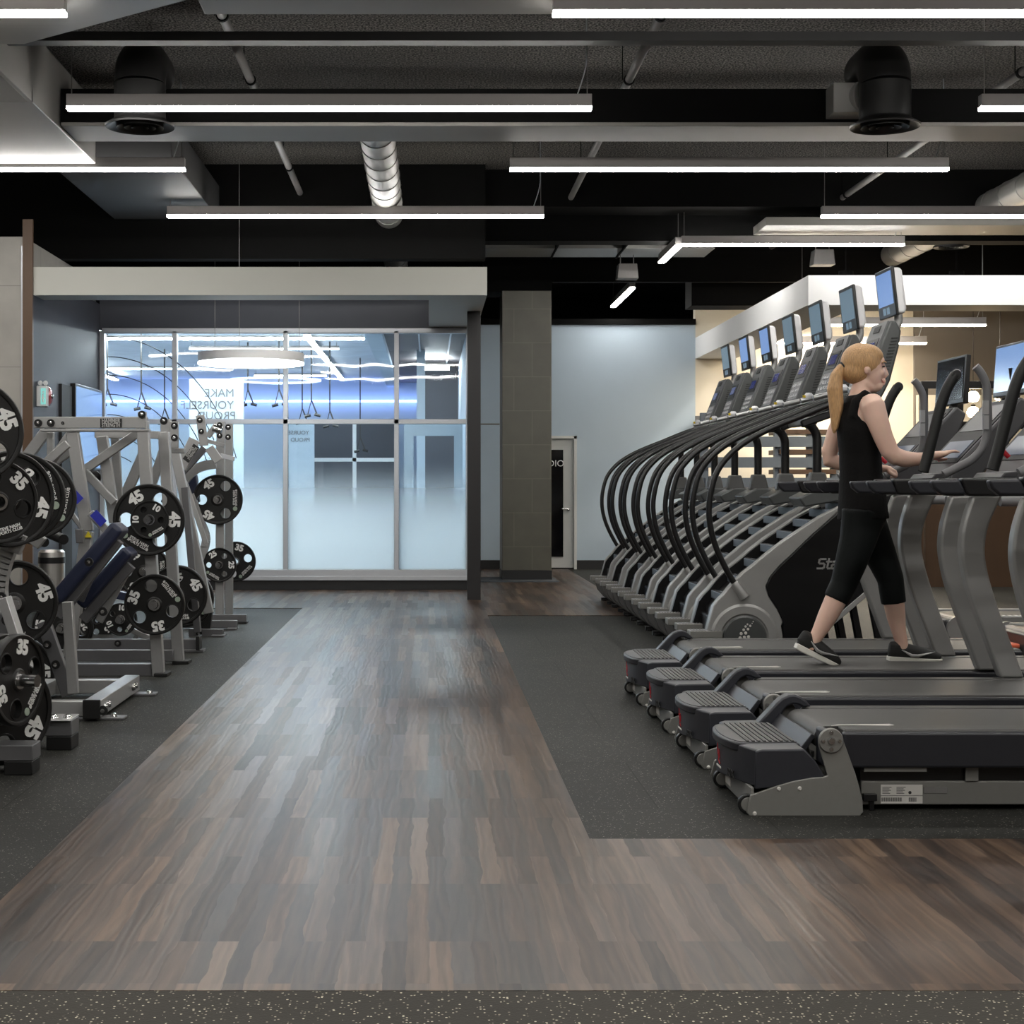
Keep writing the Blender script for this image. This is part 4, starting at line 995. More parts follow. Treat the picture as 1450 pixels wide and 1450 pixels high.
# console
cp=[(3.033,2.29),(3.075,2.285),(3.108,2.22),(3.095,2.12),(3.035,1.89),(2.98,1.78),(2.84,1.76),(2.865,1.86),(2.955,2.09)]
B().prism(cp,SY+.12,SY+.50).build('console_body','sc_console',sc,bevel=.016,seg=3)
def onface(u0,u1,ya,yb,nm,mt,off):
    A=Vector((2.865,0,1.86)); Bq=Vector((3.033,0,2.29)); d_=(Bq-A).normalized(); n_=Vector((-d_.z,0,d_.x)); b=B(); vs=[]
    for u,yv in ((u0,ya),(u1,ya),(u1,yb),(u0,yb)):
        for h in (-.01,off): vs.append(b.bm.verts.new(A+d_*u+n_*h+Vector((0,SY+yv,0))))
    for f_ in ((0,2,4,6),(1,3,5,7),(0,1,3,2),(2,3,5,4),(4,5,7,6),(6,7,1,0)): b.bm.faces.new([vs[i] for i in f_])
    return b.build(nm,mt,sc)
onface(.0,.455,.135,.485,'console_face','sc_face',.010)
onface(.20,.335,.17,.45,'display_bezel','black',.014)
onface(.235,.31,.23,.40,'display','scr_deep',.017)
onface(.385,.43,.24,.38,'speaker_grille','ink',.014)
b=B()
A=Vector((2.865,0,1.86)); d_=(Vector((3.033,0,2.29))-A).normalized(); n_=Vector((-d_.z,0,d_.x))
for r in range(3):
    for c in range(4):
        p=A+d_*(.05+r*.045)+n_*.011+Vector((0,SY+.20+c*.07,0)); b.bar(p-n_*.004,p+n_*.004,.022,.03)
b.bar(A+d_*.02+n_*.008+Vector((0,SY+.305,0)),A+d_*.17+n_*.008+Vector((0,SY+.305,0)),.004,.27)
b.build('key_panel','sc_shell',sc)
b=B()
for k in range(14):
    p=Vector((3.075,0,2.17)).lerp(Vector((3.0,0,1.90)),k/13)
    b.bar((p.x-.035,SY+.117,p.z-.0),(p.x+.008,SY+.117,p.z+.004),.008,.006)
b.build('vent_slots','ink',sc)
# tray, grips, knob
B().prism([(2.74,1.80),(2.80,1.76),(2.92,1.76),(2.95,1.80),(2.90,1.83),(2.84,1.80),(2.78,1.82)],SY+.08,SY+.54).build('cup_tray','sc_black',sc,bevel=.008)
B().cyl((2.76,SY+.13,1.83),(2.97,SY+.13,1.88),.020,14).build('silver_grip','silverbar',sc)
B().cyl((2.76,SY+.50,1.83),(2.97,SY+.50,1.88),.020,14).build('silver_grip','silverbar',sc)
B().lathe([(0,0),(.03,.0),(.035,.02),(.02,.04),(0,.042)],(2.76,SY+.26,1.835),'Z',16).build('round_knob','sc_shell',sc)
B().lathe([(0,0),(.018,.0),(.02,.018),(0,.02)],(2.735,SY+.26,1.84),'Z',16).build('safety_clip','yellow',sc)
# monitor
mp=[(3.055,2.325),(3.10,2.32),(3.135,2.34),(3.115,2.62),(3.085,2.645),(3.02,2.64)]
mp=[(3.083,2.335),(3.135,2.335),(3.145,2.37),(3.115,2.62),(3.10,2.64),(3.05,2.64)]
B().prism(mp,SY+.125,SY+.495).build('monitor_shell','sc_shell',sc,bevel=.018,seg=4)
def mon(z0,z1,ya,yb,nm,mt,off):
    X=lambda z: 3.083+(z-2.335)/(2.64-2.335)*(3.05-3.083)-off
    return B().prism([(X(z0),z0),(X(z1),z1),(X(z1)+.02,z1),(X(z0)+.02,z0)],SY+ya,SY+yb).build(nm,mt,sc,bevel=.006 if 'bezel' in nm else 0)
mon(2.325,2.648,.122,.498,'monitor_bezel','black',.010)
mon(2.405,2.622,.148,.472,'monitor_screen','scr_blue',.012)
mon(2.345,2.390,.25,.31,'monitor_button','scr_slate',.012); mon(2.345,2.390,.33,.39,'monitor_button','scr_slate',.012)
B().tube(smooth_path([(3.06,SY+.31,2.20),(3.115,SY+.31,2.24),(3.145,SY+.31,2.30),(3.14,SY+.31,2.40)],4),.028,14).build('monitor_arm','frame',sc)
SCS=[sc]
names=['second stair climber, the woman\'s head in front of its console','third stair climber from the front of the row','fourth stair climber, middle of the row of seven','fifth stair climber, third from the far end','sixth stair climber, second from the far end','furthest stair climber, next to the pale far wall']
for i in range(6): SCS.append(copy_tree(sc,names[i],(0,.92*(i+1),0)))
alt={1:'scr_slate',2:'scr_slate',3:'scr_slate',6:'scr_slate'}
for i,m_ in alt.items():
    for ch in COL.objects:
        if ch.parent==SCS[i] and ch.name.startswith('monitor_screen'): ch.data=ch.data.copy(); ch.data.materials[0]=M[m_]
# black elliptical-like arm beside the first climber
# ---------------------------------------------------------------- weight plates
PK={}
def plate_kit(kind):
    if kind in PK: return PK[kind]
    R,t={'45':(.225,.05),'35':(.19,.042),'25':(.155,.038),'10':(.120,.03)}[kind]
    a=t*.30
    # web with three grip holes
    b=B(); bm=b.bm
    def circ(cx,cz,r,n): return [(cx+r*math.cos(2*PI*k/n),cz+r*math.sin(2*PI*k/n)) for k in range(n)]
    hr=R*(.205 if kind in('45','35') else .16); hd=R*(.63 if kind in('45','35') else .60)
    loops=[circ(0,0,R*.90,72),circ(0,0,R*.12,24)]+[circ(hd*math.cos(math.radians(d_)),hd*math.sin(math.radians(d_)),hr,28) for d_ in (60,180,300)]
    faces=[]
    vv=[]
    for y in (-a,a):
        es=[];lv=[]
        for lp in loops:
            vs=[bm.verts.new((x,y,z)) for x,z in lp]; lv.append(vs)
            for i in range(len(vs)): es.append(bm.edges.new((vs[i],vs[(i+1)%len(vs)])))
        bmesh.ops.triangle_fill(bm,edges=es,use_beauty=True); vv.append(lv)
    hc=[(0,0,R*.12)]+[(hd*math.cos(math.radians(d_)),hd*math.sin(math.radians(d_)),hr) for d_ in (60,180,300)]
    bad=[f_ for f_ in bm.faces if any((f_.calc_center_median().x-x)**2+(f_.calc_center_median().z-z)**2<(r_*.97)**2 for x,z,r_ in hc)]
    bmesh.ops.delete(bm,geom=bad,context='FACES_ONLY')
    for l0,l1 in zip(*vv):
        for i in range(len(l0)): bm.faces.new([l0[i],l0[(i+1)%len(l0)],l1[(i+1)%len(l0)],l1[i]])
    h=t/2
    b.lathe([(R*.885,-a*.9),(R*.90,-h*.92),(R*.92,-h),(R*.97,-h),(R*.995,-h*.75),(R,-h*.4),(R,h*.4),(R*.995,h*.75),(R*.97,h),(R*.92,h),(R*.90,h*.92),(R*.885,a*.9)],(0,0,0),'Y',96)
    for s_ in (-1,1):
        for d_ in (60,180,300):
            cx,cz=hd*math.cos(math.radians(d_)),hd*math.sin(math.radians(d_))
            b.lathe([(hr,s_*a),(hr,s_*(a+.003)),(hr*1.10,s_*(a+.003)),(hr*1.16,s_*a)],(cx,0,cz),'Y',28)
        b.lathe([(R*.15,s_*a),(R*.15,s_*(a+.006)),(R*.22,s_*(a+.006)),(R*.26,s_*a)],(0,0,0),'Y',36)
    parts=[('plate_body',b.build('plate_body','plate',None,origin=(0,0,0)).data)]
    b=B(); b.lathe([(.026,-h*.95),(.026,-h*1.06),(R*.05+.028,-h*1.06),(R*.05+.031,-h*.5),(R*.13,-.002)],(0,0,0),'Y',32); b.lathe([(.026,h*.95),(.026,h*1.02),(R*.15,h*1.02),(R*.155,h*.5)],(0,0,0),'Y',32)
    parts.append(('steel_hub',b.build('steel_hub','steel',None,origin=(0,0,0)).data))
    yf=-a-.0025
    for d_ in (120,240):
        Mx=Matrix.Rotation(-math.radians(d_-90),4,'Y')
        b=B(); b.text(kind,R*.43,Mx@Matrix.Translation((0,yf,R*.70)),bold=.05,sx=1.0)
        parts.append(('numeral',b.build('numeral','white',None,origin=(0,0,0)).data))
    Mx=Matrix.Rotation(-math.radians(0-90),4,'Y')
    b=B(); b.text('STEVE NASH\nSPORTS CLUB',R*.105,Mx@Matrix.Translation((-R*.08,yf,R*.70))@Matrix.Rotation(PI,4,'Y'),bold=.02)
    parts.append(('club_lettering',b.build('club_lettering','white',None,origin=(0,0,0)).data))
    b=B(); v=Mx@Vector((R*.36,0,R*.70)); b.lathe([(0,yf-.001),(R*.085,yf-.001),(R*.09,-a)],(v.x,0,v.z),'Y',24)
    parts.append(('round_emblem',b.build('round_emblem','sage',None,origin=(0,0,0)).data))
    for o in [x for x in COL.objects if x.parent is None and x.name.split('.')[0] in ('plate_body','steel_hub','numeral','club_lettering','round_emblem') and x.type=='MESH']:
        D.objects.remove(o)
    PK[kind]=(parts,R,t); return PK[kind]
def plate(kind,loc,label,yaw=0,spin=0,group='weight plates'):
    parts,R,t=plate_kit(kind)
    o=thing('weight_plate',label,'weight plate',loc,'black rubber weight plates'); o.rotation_mode='QUATERNION'
    o.rotation_quaternion=(Matrix.Rotation(math.radians(yaw),3,'Z')@Matrix.Rotation(math.radians(spin),3,'Y')).to_quaternion()
    for nm,me in parts:
        c=D.objects.new(nm,me); COL.objects.link(c); c.parent=o
    return o
# yaw>0 turns the face towards +x
def PL(kind,px,py,y,label,yaw=0,spin=0): return plate(kind,W(px,py,y),label,yaw,spin)
def peg(b,px,py,y,yaw,l0,l1,r=.024):
    c=W(px,py,y); n=Vector((math.sin(math.radians(yaw)),-math.cos(math.radians(yaw)),0))
    b.cyl(c-n*l0,c+n*l1,r,20)
PL('45',211,736,9.60,'45 weight plate behind the small 10 plate on the right of the tall labelled frame',0,120)
PL('10',212,736,9.555,'small 10 weight plate in front of a 45 plate, beside the blue bench pads',0,60)
PL('35',219,856,9.58,'35 weight plate low on the post nearest the aisle',0,-40)
PL('45',308.5,707.5,13.80,'45 weight plate hanging alone below the furthest bracket head',0,0)
PL('25',310.5,800,13.80,'25 weight plate on the far posts under the lone 45 plate',0,120)
PL('35',334,795,14.6,'weight plate half hidden behind the far 25 plate, in front of the frosted glass',0,45)
PL('45',251,843,11.4,'45 weight plate behind the 35 plate, right half visible',0,90)
PL('45',262,847,11.9,'weight plate showing only a black rim behind the low 45 plate',0,10)
PL('45',204,809,13.0,'45 weight plate behind the frame post between the 10 and 35 plates',0,0)
PL('45',89,889,11.3,'45 weight plate behind the thin bolted post, under the bench pads',0,65)
PL('25',138,878,12.4,'25 weight plate partly hidden, left of the small low 10 plate',0,-85)
PL('10',171,877,11.2,'small 10 weight plate low down, left of the 35 plate',0,35)
PL('35',85,912,11.9,'dark weight plate lowest behind the thin bolted post',0,170)
PL('45',24,953,9.3,'45 weight plate low at left, partly behind the nearest leaning leg',8,115)
PL('25',14,952,9.2,'small weight plate in front of the low 45 plate beside the nearest leg',8,115)
PL('45',20,854,8.0,'45 weight plate with two grip holes showing, above the nearest leaning leg',14,100)
PL('45',50,706,8.5,'rearmost plate of the upper left stack, thin rim visible',14,10)
PL('45',27,705,7.55,'club lettered weight plate in the upper left stack, second from its right',14,-15)
PL('45',12,707,7.15,'45 weight plate in the upper left stack, behind the smallest plate',40,135)
PL('35',-3,711,6.95,'smallest plate at the front of the upper left stack, cut by the frame',40,75)
PL('45',-42,611,6.6,'topmost weight plate, cut by the left frame edge',23,100)
PL('45',4,1008,6.5,'lowest 45 weight plate at the left edge, near the floor',44,150)
PL('35',23,963,6.3,'35 plate seen nearly edge on at the left edge, steel peg through it',72,40)
PL('35',1,962,6.36,'thick rubber plate behind the edge-on 35 plate',72,20)

# ---------------------------------------------------------------- plate loaded machines
GR='plate loaded strength machines along the left wall'
def bw(b,a,c,y0,y1=None,w=.075,d=.05):
    y1=y0 if y1 is None else y1
    b.bar(W(a[0],a[1],y0),W(c[0],c[1],y1),w,d); return b
def fr(b,name,parent,m='frame',bevel=.004): return b.build(name,m,parent,bevel=bevel)
def bolt(b,px,py,y,r=.02):
    c=W(px,py,y); b.lathe([(0,-.020),(r*.55,-.018),(r*.6,-.008)],(c.x,c.y,c.z),'Y',16)
def boltcap(b,px,py,y,r=.024):
    c=W(px,py,y); b.lathe([(r*.3,-.006),(r,-.008),(r*1.05,0)],(c.x,c.y,c.z),'Y',20)
def bolts(lst,parent,y=None):
    for it in lst:
        px,py,yy=it if len(it)==3 else (*it,y)
        b=B(); c=B(); bolt(b,px,py,yy); boltcap(c,px,py,yy)
        w_=c.build('bolt_washer','rubber',parent); b.build('bolt_head','steel',w_)
def legs(b,px,py0,py1,y,w,d): pass
# --- tall labelled frame
m=thing('strength_machine','tall grey strength machine with the black logo plate on its top beam','exercise machine',(-2.0,10.0,0),GR)
fr(bw(B(),(49,598.5),(208.5,598.5),9.7,w=.072,d=.06),'top_beam',m)
fr(bw(B(),(60,609.5),(212,609.5),9.7,w=.018,d=.09),'beam_plate',m)
fr(bw(B(),(135,615),(226,616),10.2,w=.05,d=.06),'rear_beam',m)
fr(bw(B(),(103,612),(124,752),9.7,w=.075,d=.06),'upright',m)
fr(bw(B(),(124,752),(98,930),9.7,w=.075,d=.06),'upright',m)
fr(bw(B(),(144.5,618),(163,740),10.0,w=.07,d=.06),'upright',m)
fr(bw(B(),(203,611),(225,957),9.7,w=.072,d=.075),'upright',m)
fr(bw(B(),(232,612),(253,938),10.36,w=.072,d=.075),'upright',m)
fr(bw(B(),(72,612),(72,700),9.85,w=.04,d=.05),'upright',m)
fr(bw(B(),(200,610),(116,668),9.95,w=.055,d=.05),'diagonal_brace',m)
fr(bw(B(),(66,610),(36,650),9.9,w=.07,d=.05),'diagonal_brace',m)
fr(bw(B(),(110,601),(62,668),10.1,w=.055,d=.05),'diagonal_brace',m)
fr(bw(B(),(106,634),(52,672),10.2,w=.06,d=.05),'diagonal_brace',m)
fr(bw(B(),(120,668),(162,712),9.9,w=.05,d=.05),'diagonal_brace',m)
fr(bw(B(),(163,614),(168,712),10.3,w=.055,d=.04),'tapered_plate',m)
fr(bw(B(),(75,690),(122,756),9.9,w=.03,d=.03),'lever_bar',m)
fr(bw(B(),(128,726),(152,752),9.6,w=.05,d=.03),'lever_bar',m)
fr(bw(B(),(207,635),(176,705),10.5,w=.07,d=.05),'diagonal_brace',m)
fr(bw(B(),(237,622),(214,690),10.7,w=.06,d=.05),'diagonal_brace',m)
# base beams
fr(bw(B(),(30,949),(217,949),9.72,w=.085,d=.06),'base_beam',m,'frame_dark')
fr(bw(B(),(40,928),(246,928),10.3,w=.075,d=.06),'base_beam',m,'frame_dark')
b=B(); b.box(*[q for q in (W(220,957,9.68).x,W(239,957,9.68).x,9.62,9.78,0,.022)]); fr(b,'floor_foot',m,'rubber')
b=B(); b.box(W(246,940,10.37).x,W(269,940,10.37).x,10.3,10.45,0,.022); fr(b,'floor_foot',m,'rubber')
fr(B().box(W(205,590,9.66).x,W(208.5,590,9.66).x,9.66,9.74,1.55,1.61),'end_bracket',m)
fr(bw(B(),(201.5,583),(201.5,592),9.72,w=.05,d=.05),'end_bracket',m)
bolts([(54,599),(72,599),(201,587),(232,596)],m,9.665)
b=B(); boltcap(b,89,599,9.668,.01); b.build('bolt_hole','ink',m)
# logo plate
c=W(157,599,9.66); lp=B().box(c.x-.068,c.x+.068,9.662,9.672,c.z-.028,c.z+.028).build('logo_plate','logo_plate',m)
B().text('HAMMER',.037,Matrix.Translation((c.x,9.66,c.z+.013)),bold=.02,sx=.78).text('STRENGTH',.037,Matrix.Translation((c.x,9.66,c.z-.014)),bold=.02,sx=.62).build('logo_lettering','logo_letters',lp)
c=W(125,757,9.66); B().prism([(c.x-.022,c.z-.018),(c.x+.022,c.z-.018),(c.x,c.z+.022)],9.655,9.668).build('warning_triangle','warn',m)
for px,py in ((140,735),(107,703)):
    c=W(px,py,9.57); B().bar(c+Vector((-.035,0,.04)),c+Vector((.03,0,-.03)),.055,.004).build('blue_label','bluelabel',m)
c=W(113,759,9.6); B().prism([(c.x-.028,c.z+.045),(c.x+.025,c.z+.045),(c.x+.028,c.z-.045),(c.x-.02,c.z-.045)],9.58,9.62).build('grip_block','frame_dark',m,bevel=.006)
b=B(); b.cyl(W(62,752,9.3),W(90,764,8.9),.030,16); b.build('foam_handle','rubber',m)
b=B(); b.cyl(W(42,764,9.3),W(63,768,9.0),.028,16); b.build('foam_handle','rubber',m)
b=B(); c=W(134,676,10.05); b.lathe([(0,-.06),(.02,-.055),(.045,-.03),(.045,.0),(0,.0)],c,'Y',24); b.build('black_roller','rubber',m)
b=B(); peg(b,211,736,9.6,0,.1,.07); b.build('plate_peg','steel',m)
b=B(); peg(b,219,856,9.58,0,.1,.05); b.build('plate_peg','steel',m)
# --- incline machine with blue pads
m=thing('strength_machine','incline strength machine with two navy blue bench pads and a low H shaped foot frame','exercise machine',(-2.3,8.6,0),GR)
def pad(p0,p1,y0,y1,t,nm='bench_pad'):
    a=W(p0[0],p0[1],(y0+y1)/2); c=W(p1[0],p1[1],(y0+y1)/2)
    b=B(); b.bar(a,c,t,y1-y0); return b.build(nm,'blue_pad',m,bevel=t*.3,seg=4)
pad((172,744),(84,848),8.75,8.98,.085)
pad((186,778),(118,856),9.15,9.38,.075)
fr(bw(B(),(168,764),(82,872),8.85,w=.065,d=.06),'pad_rail',m,'frame_dark')
fr(bw(B(),(186,800),(118,878),9.25,w=.06,d=.05),'pad_rail',m,'frame_dark')
fr(bw(B(),(182,804),(140,880),9.35,w=.05,d=.02),'pad_plate',m,'frame')
fr(bw(B(),(128,812),(112,850),9.1,w=.06,d=.04),'pad_plate',m,'frame_dark')
fr(bw(B(),(96,852),(104,982),8.30,w=.055,d=.05),'thin_post',m)
fr(bw(B(),(62,880),(98,985),8.6,w=.075,d=.05),'leaning_post',m,'frame_dark')
fr(B().box(-1.76,-1.675,7.82,8.88,.018,.105),'foot_beam',m)
fr(B().box(-1.762,-1.673,7.800,7.82,.012,.110),'end_cap',m,'rubber')
fr(B().box(-2.20,-2.12,7.95,8.75,.018,.10),'cross_beam',m)
fr(B().box(-3.0,-1.76,7.86,7.93,.018,.095),'long_beam',m)
fr(B().box(-3.0,-1.76,8.72,8.79,.018,.095),'long_beam',m)
fr(B().box(-1.86,-1.56,7.84,7.94,0,.014),'floor_plate',m,'frame_dark')
fr(B().box(-1.78,-1.56,8.74,8.84,0,.014),'floor_plate',m,'frame_dark')
bolts([(146,1006,7.80)],m)
b=B()
for yy in (7.92,7.99,8.66,8.73):
    b.lathe([(0,.02),(.014,.018),(.02,.004),(.02,0)],(-1.675,yy,.062),'X',12)
for p in ((-1.62,7.89),(-1.60,8.79)): b.lathe([(0,.016),(.014,.014),(.018,0)],(p[0],p[1],.014),'Z',12)
for p in ((-2.175,8.22),(-2.14,8.36)): b.lathe([(0,.016),(.014,.014),(.018,0)],(p[0],p[1],.10),'Z',12)
b.build('frame_bolts','steel',m)
bolts([(67,913),(79,941),(126,796),(146,866)],m,8.55)
b=B(); peg(b,24,953,9.3,8,.2,.12); b.build('plate_peg','steel',m)
b=B(); peg(b,89,889,11.3,0,.1,.12); b.build('plate_peg','steel',m)
fr(bw(B(),(-30,700),(60,770),8.1,w=.07,d=.05),'lever_arm',m)
# --- nearest machine at the left edge
m=thing('strength_machine','nearest strength machine at the left edge with a leaning flat leg and thick rubber feet','exercise machine',(-1.95,6.7,0),GR)
fr(bw(B(),(6,846),(63,1024),7.0,w=.045,d=.09),'leaning_leg',m)
fr(B().box(-2.6,W(105,0,7.0).x,6.95,7.10,.065,.135),'foot_beam',m,'frame_dark')
fr(B().box(W(57,0,7).x,W(104,0,7).x,6.93,7.12,.135,.141),'foot_plate',m)
fr(B().box(W(69,0,7).x,W(104.5,0,7).x,6.95,7.10,0,.064),'rubber_foot',m,'rubber')
fr(B().box(-2.6,W(51,0,6.4).x,6.35,6.48,.06,.125),'foot_beam',m,'frame_dark')
fr(B().box(W(10,0,6.4).x,W(50,0,6.4).x,6.35,6.48,0,.059),'rubber_foot',m,'rubber')
b=B(); 
for px in (76,96): b.lathe([(0,.018),(.016,.014),(.022,0)],(W(px,0,7.0).x,7.0,.141),'Z',14)
b.build('foot_bolts','steel',m)
L_=[(15,768),(4,795),(-3,830),(0,862),(10,900)]; 
up_=smooth_path([W(a,c,7.25) for a,c in L_],4)
b=B()
for i in range(len(up_)-1): b.bar(up_[i],up_[i+1]+(up_[i+1]-up_[i])*.15,.085,.06)
fr(b,'curved_upright',m,bevel=.0)
fr(bw(B(),(-60,690),(32,764),7.25,w=.05,d=.04),'lever_arm',m)
fr(bw(B(),(-50,840),(20,900),7.1,w=.09,d=.05),'side_gusset',m,'frame_dark')
fr(bw(B(),(20,782),(32,756),7.2,w=.06,d=.05),'hinge_block',m)
bolts([(2,846),(10,878)],m,7.0)
b=B(); peg(b,23,963,6.3,72,.35,.10,.026); b.build('plate_peg','steel',m)
b=B(); peg(b,27,705,7.5,14,.3,.1); b.build('plate_peg','steel',m)
b=B(); peg(b,-42,611,6.6,23,.3,.1); b.build('plate_peg','steel',m)
b=B(); peg(b,20,854,8.0,14,.3,.1); b.build('plate_peg','steel',m)
fr(bw(B(),(60,660),(96,628),8.9,w=.05,d=.04),'lever_arm',m)
# --- third machine (behind the labelled frame)
m=thing('strength_machine','grey strength machine behind the labelled frame, bolted bracket at its top and black capped base','exercise machine',(-2.1,11.3,0),GR)
fr(bw(B(),(228,604),(242,604),10.9,w=.10,d=.07),'bracket_plate',m)
fr(bw(B(),(246.5,597),(246.5,635),10.85,w=.065,d=.02),'bracket_plate',m)
fr(bw(B(),(247,635),(296,868),11.75,w=.070,d=.07),'upright',m)
fr(bw(B(),(262,690),(280,895),11.6,w=.05,d=.07),'upright',m,'frame_dark')
fr(bw(B(),(240,638),(262,638.5),10.95,w=.035,d=.05),'short_bar',m)
fr(bw(B(),(100,913),(283,913),11.1,w=.085,d=.06),'base_beam',m,'frame_dark')
fr(B().box(W(279,0,11.06).x,W(284,0,11.06).x,11.0,11.14,.02,.12),'end_cap',m,'rubber')
fr(B().box(W(262,0,11.1).x,W(290,0,11.1).x,11.04,11.16,0,.02),'floor_foot',m,'frame_dark')
bolts([(247,603),(247,620)],m,10.84); bolts([(167,911)],m,11.07)
b=B(); c=W(215,905,11.4); b.bar(c,c+Vector((-.35,0,.16)),.04,.04); c=W(190,905,11.4); b.bar(c,c+Vector((.2,0,.25)),.03,.03); fr(b,'lower_link',m)
fr(bw(B(),(186,846),(150,838),11.8,w=.06,d=.1),'seat_pad',m,'blue_pad')
fr(bw(B(),(232,705),(242,712),11.9,w=.07,d=.1),'arm_pad',m,'blue_pad',.01)
b=B(); peg(b,251,843,11.4,0,.2,.1); b.build('plate_peg','steel',m)
b=B(); peg(b,171,877,11.2,0,.2,.09); b.build('plate_peg','steel',m)
b=B(); peg(b,204,809,13,0,.1,.09); b.build('plate_peg','steel',m)
fr(bw(B(),(294,857),(289,902),12.3,w=.09,d=.06),'black_leg',m,'rubber')
fr(bw(B(),(268,896),(316,897),12.25,w=.07,d=.06),'base_beam',m,'frame_dark')
fr(B().box(W(300,0,12.2).x,W(318,0,12.2).x,12.15,12.3,0,.015),'floor_foot',m,'frame_dark')
bolts([(282,897)],m,12.2)
# --- far machine
m=thing('strength_machine','furthest strength machine with a bolted bracket head and twin posts before the frosted glass','exercise machine',(-1.9,13.5,0),GR)
fr(bw(B(),(313,597),(311,884),13.9,w=.075,d=.07),'upright',m)
fr(bw(B(),(324.5,600),(324.5,876),14.3,w=.07,d=.07),'upright',m)
fr(bw(B(),(283.5,588),(289,631),13.2,w=.075,d=.03),'bracket_plate',m)
fr(bw(B(),(296,634),(310,653),13.3,w=.08,d=.04),'bracket_plate',m)
fr(bw(B(),(312,645),(332,650),13.4,w=.04,d=.04),'short_bar',m,'alu')
fr(bw(B(),(292,624),(318,631),13.6,w=.035,d=.05),'short_bar',m)
fr(bw(B(),(276,622),(256,663),13.2,w=.10,d=.04),'label_arm',m)
fr(bw(B(),(290,634),(256,672),13.5,w=.06,d=.05),'label_arm',m,'frame_dark')
fr(bw(B(),(294,618),(308,600),13.6,w=.05,d=.05),'pivot_link',m); 
b=B(); b.cyl(W(302,606,13.5),W(314,610,13.5),.035,16); b.build('pivot_joint','steel',m)
ar=smooth_path([W(a,c,13.7) for a,c in ((258,684),(272,668),(288,660),(306,657))],4)
b=B()
for i in range(len(ar)-1): b.bar(ar[i],ar[i+1]+(ar[i+1]-ar[i])*.1,.085,.06)
fr(b,'arched_arm',m,bevel=0)
ar=smooth_path([W(a,c,13.8) for a,c in ((270,700),(283,735),(292,765),(280,800))],4)
b=B()
for i in range(len(ar)-1): b.bar(ar[i],ar[i+1]+(ar[i+1]-ar[i])*.1,.07,.06)
fr(b,'arched_arm',m,bevel=0)
fr(bw(B(),(262,682),(292,770),13.4,w=.04,d=.05),'diagonal_brace',m)
fr(bw(B(),(272,672),(276,712),13.9,w=.09,d=.12),'back_pad',m,'blue_pad',.012)
fr(bw(B(),(250,883.5),(336,883.5),12.85,w=.062,d=.06),'base_beam',m,'frame_dark')
fr(B().box(W(322,0,12.8).x,W(335,0,12.8).x,12.75,12.9,0,.015),'floor_foot',m,'frame_dark')
fr(bw(B(),(290,875.5),(349,875.5),13.4,w=.066,d=.06),'base_beam',m,'frame_dark')
fr(B().box(W(338,0,13.4).x,W(350,0,13.4).x,13.35,13.5,0,.015),'floor_foot',m,'rubber')
bolts([(283,595),(285,611),(311,602),(323,605),(311,617),(323,619)],m,13.17)
c=W(271,641,13.17); lp=B().bar(c+Vector((.045,0,.06)),c-Vector((.05,0,.07)),.06,.01).build('logo_plate','logo_plate',m)
rot=Matrix.Translation((c.x,13.16,c.z))@Matrix.Rotation(math.radians(-55),4,'Y')
B().text('HAMMER\nSTRENGTH',.035,rot,bold=.02,sx=.7).build('logo_lettering','logo_letters',lp)
c=W(260,680,13.3); B().box(c.x-.02,c.x+.02,13.28,13.30,c.z-.02,c.z+.02).build('warning_triangle','warn',m)
b=B(); peg(b,308.5,707.5,13.85,0,.5,.11); b.build('plate_peg','steel',m)
b=B(); peg(b,310.5,800,13.85,0,.7,.11); b.build('plate_peg','steel',m)
# ---------------------------------------------------------------- walking woman
PY=7.82
def Q(px,py,dy=0.0): 
    v=W(px,py,PY); v.y=PY+dy; return v
def loft(b,secs,n=20):
    """secs: (center, r_along_view(x-ish), r_depth(y)) stacked; frame perpendicular to path, one axis kept near Y"""
    cs=[Vector(s_[0]) for s_ in secs]; rings=[]
    for i,s_ in enumerate(secs):
        t=(cs[min(i+1,len(cs)-1)]-cs[max(i-1,0)]).normalized()
        yv=Vector((0,1,0)); yv=(yv-t*yv.dot(t)).normalized(); xv=yv.cross(t).normalized()
        rings.append([b.bm.verts.new(cs[i]+xv*s_[1]*math.cos(2*PI*k/n)+yv*s_[2]*math.sin(2*PI*k/n)) for k in range(n)])
    for i in range(len(rings)-1):
        for k in range(n): b.bm.faces.new([rings[i][k],rings[i][(k+1)%n],rings[i+1][(k+1)%n],rings[i+1][k]])
    b.bm.faces.new(rings[0][::-1]); b.bm.faces.new(rings[-1]); return b
def ball(b,c,rx,ry,rz,rot=0):
    ret=bmesh.ops.create_uvsphere(b.bm,u_segments=20,v_segments=14,radius=1)
    Mx=Matrix.Translation(c)@Matrix.Rotation(rot,4,'Y')@Matrix.Diagonal((rx,ry,rz,1))
    bmesh.ops.transform(b.bm,matrix=Mx,verts=ret['verts']); return b
def organic(b,name,m,parent,vox=.007,sm=4):
    o=b.build(name,m,parent,smooth=0)
    md=o.modifiers.new('r','REMESH'); md.mode='VOXEL'; md.voxel_size=vox; md.use_smooth_shade=True
    if sm:
        md=o.modifiers.new('s','SMOOTH'); md.iterations=sm; md.factor=.5
    dg=bpy.context.evaluated_depsgraph_get(); me=D.meshes.new_from_object(o.evaluated_get(dg)); o.modifiers.clear(); o.data=me
    return o
wm=thing('person','person with a blonde ponytail in black tank top and leggings walking on the third treadmill','person',(2.27,PY,.30))
S_=1/F*PY
HY=0.0; LN=-.085; LFAR=.085       # near leg (trailing) and far leg (leading)
b=B()
